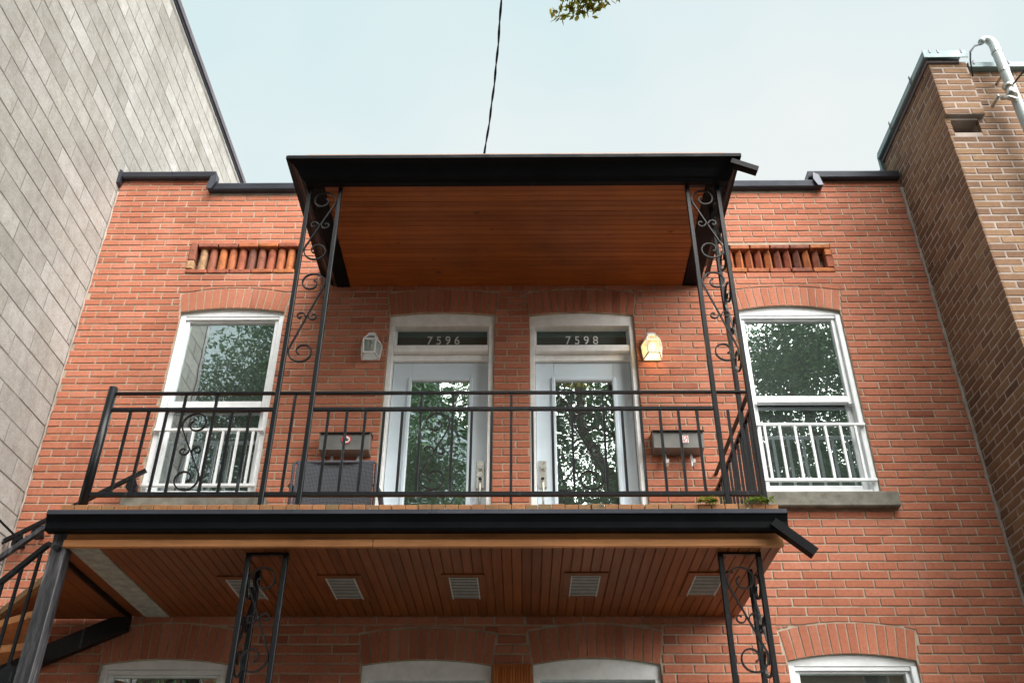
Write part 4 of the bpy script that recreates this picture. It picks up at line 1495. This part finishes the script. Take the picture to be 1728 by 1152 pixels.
# ================================================================== TREES behind the camera (seen in the glass, one branch overhead)
def leaf_mesh(name, centres, size, m, droop=0.3, parent=None):
    n = len(centres)
    c_ = np.asarray(centres)
    a = rng.normal(size=(n, 3))
    a[:, 2] -= droop
    a /= np.linalg.norm(a, axis=1)[:, None]
    b = np.cross(a, rng.normal(size=(n, 3)))
    b /= np.linalg.norm(b, axis=1)[:, None]
    L = size*rng.uniform(0.7, 1.3, (n, 1))
    v_ = np.stack([c_-a*L*0.5, c_+b*L*0.24, c_+a*L*0.55, c_-b*L*0.24], 1).reshape(-1, 3)
    me = bpy.data.meshes.new(name)
    me.vertices.add(4*n)
    me.vertices.foreach_set('co', v_.ravel())
    me.loops.add(4*n)
    me.loops.foreach_set('vertex_index', np.arange(4*n))
    me.polygons.add(n)
    me.polygons.foreach_set('loop_start', np.arange(n)*4)
    me.polygons.foreach_set('loop_total', np.full(n, 4))
    me.update()
    me.materials.append(m)
    return link(name, me, parent)

def tree(label, base, h, limbs, clumps, per, spread_, lsize):
    t_ = thing('street_tree', label, 'tree', 'leafy street trees behind the camera')
    b = Vector(base)
    tr = MB()
    fk = b + Vector((0, 0, h*0.36))
    tr.tube([b, b+Vector((0.05, 0.02, h*0.2)), fk], [0.34, 0.27, 0.24], 12)
    tips = []
    for d in limbs:
        d = Vector(d)
        p1 = fk + d*0.35 + Vector((random.uniform(-.3, .3), random.uniform(-.3, .3), 0.2))
        p2 = fk + d*0.7 + Vector((random.uniform(-.4, .4), random.uniform(-.4, .4), 0.3))
        p3 = fk + d
        tr.tube([fk-Vector((0, 0, 0.3)), p1, p2, p3], [0.20, 0.14, 0.09, 0.03], 8)
        tips += [p1, p2, p3]
        for _ in range(5):
            s_ = random.choice([p1, p2, p3])
            e = s_ + Vector((random.gauss(0, 1.3), random.gauss(0, 1.3), random.gauss(0.4, 0.9)))
            tr.tube([s_, (s_+e)/2+Vector((0, 0, 0.1)), e], [0.06, 0.04, 0.012], 6)
            tips.append(e)
    tr.build('trunk', M['bark'], t_, True)
    cs = []
    for _ in range(clumps):
        s_ = random.choice(tips) + Vector((random.gauss(0, spread_), random.gauss(0, spread_), random.gauss(0, spread_*0.8)))
        if s_.y > -4.6:
            continue
        k = int(per*random.uniform(0.5, 1.5))
        rr = random.uniform(0.35, 0.75)
        cs.append(rng.normal(size=(k, 3))*np.array([rr, rr, rr*0.65]) + np.array(s_))
    cs = np.concatenate(cs)
    leaf_mesh('crown', cs, lsize, M['leaf'], 0.5, t_)
    return t_

tA = tree('large leafy tree behind the camera reaching one branch overhead', (2.6, -9.3, 0), 14,
          [(-2.8, 0.2, 4.6), (2.6, 0.0, 5.2), (0.4, -2.0, 6.6), (-1.6, 1.2, 6.4), (3.8, -1.0, 3.4), (-4.6, -0.8, 3.4), (-3.4, -1.2, 6.4)], 120, 900, 0.62, 0.078)
tree('leafy tree across the street on the left', (-4.7, -11.8, 0), 18.0,
     [(-2.6, 0.4, 5.6), (1.7, 0.2, 5.4), (0.2, -1.2, 7.4), (1.9, 0.6, 3.2), (-0.6, 1.2, 6.8), (0.6, 0.4, 8.2)], 150, 800, 0.68, 0.09)
tree('leafy tree across the street on the right', (6.9, -12.4, 0), 19.0,
     [(-2.4, 0.4, 5.6), (2.6, 0.2, 5.4), (0.2, -1.4, 7.0), (-2.6, 0.6, 2.6), (0.6, 1.4, 6.6), (-0.8, 0.2, 8.0)], 190, 800, 0.68, 0.09)

# the branch that hangs into the top of the picture
brm = MB()
main = [(1.9, -8.2, 9.2), (1.3, -5.6, 9.1), (0.9, -3.9, 8.4), (0.60, -2.95, 7.62)]
brm.tube(main, [0.08, 0.05, 0.03, 0.014], 7)
lv = []
for tip, n in (((0.255, -2.30, 7.06), 40), ((0.33, -2.32, 7.07), 60), ((0.42, -2.33, 7.06), 90), ((0.50, -2.36, 7.05), 95), ((0.58, -2.45, 7.08), 60), ((0.66, -2.50, 7.08), 50), ((0.40, -2.6, 7.25), 120), ((0.55, -2.7, 7.35), 120), ((0.75, -2.9, 7.4), 90)):
    a, b = Vector(main[-1]) + Vector((random.uniform(-.04, .04), -0.05, random.uniform(-.05, .1))), Vector(tip)
    mid_ = (a+b)/2 + Vector((random.uniform(-.03, .03), random.uniform(-.03, .03), 0.05))
    brm.tube([a, mid_, b], [0.008, 0.006, 0.003], 5)
    for _ in range(int(n*2.2)):
        u = random.uniform(0.35, 1.02)
        q = a.lerp(mid_, u*2) if u < 0.5 else mid_.lerp(b, u*2-1)
        lv.append(tuple(q + Vector((random.gauss(0, 0.030), random.gauss(0, 0.035), random.gauss(-0.01, 0.028)))))
brm.build('overhanging_branch', M['bark'], tA, True)
leaf_mesh('branch_leaves', np.array(lv), 0.058, M['branch_leaf'], 0.9, tA)
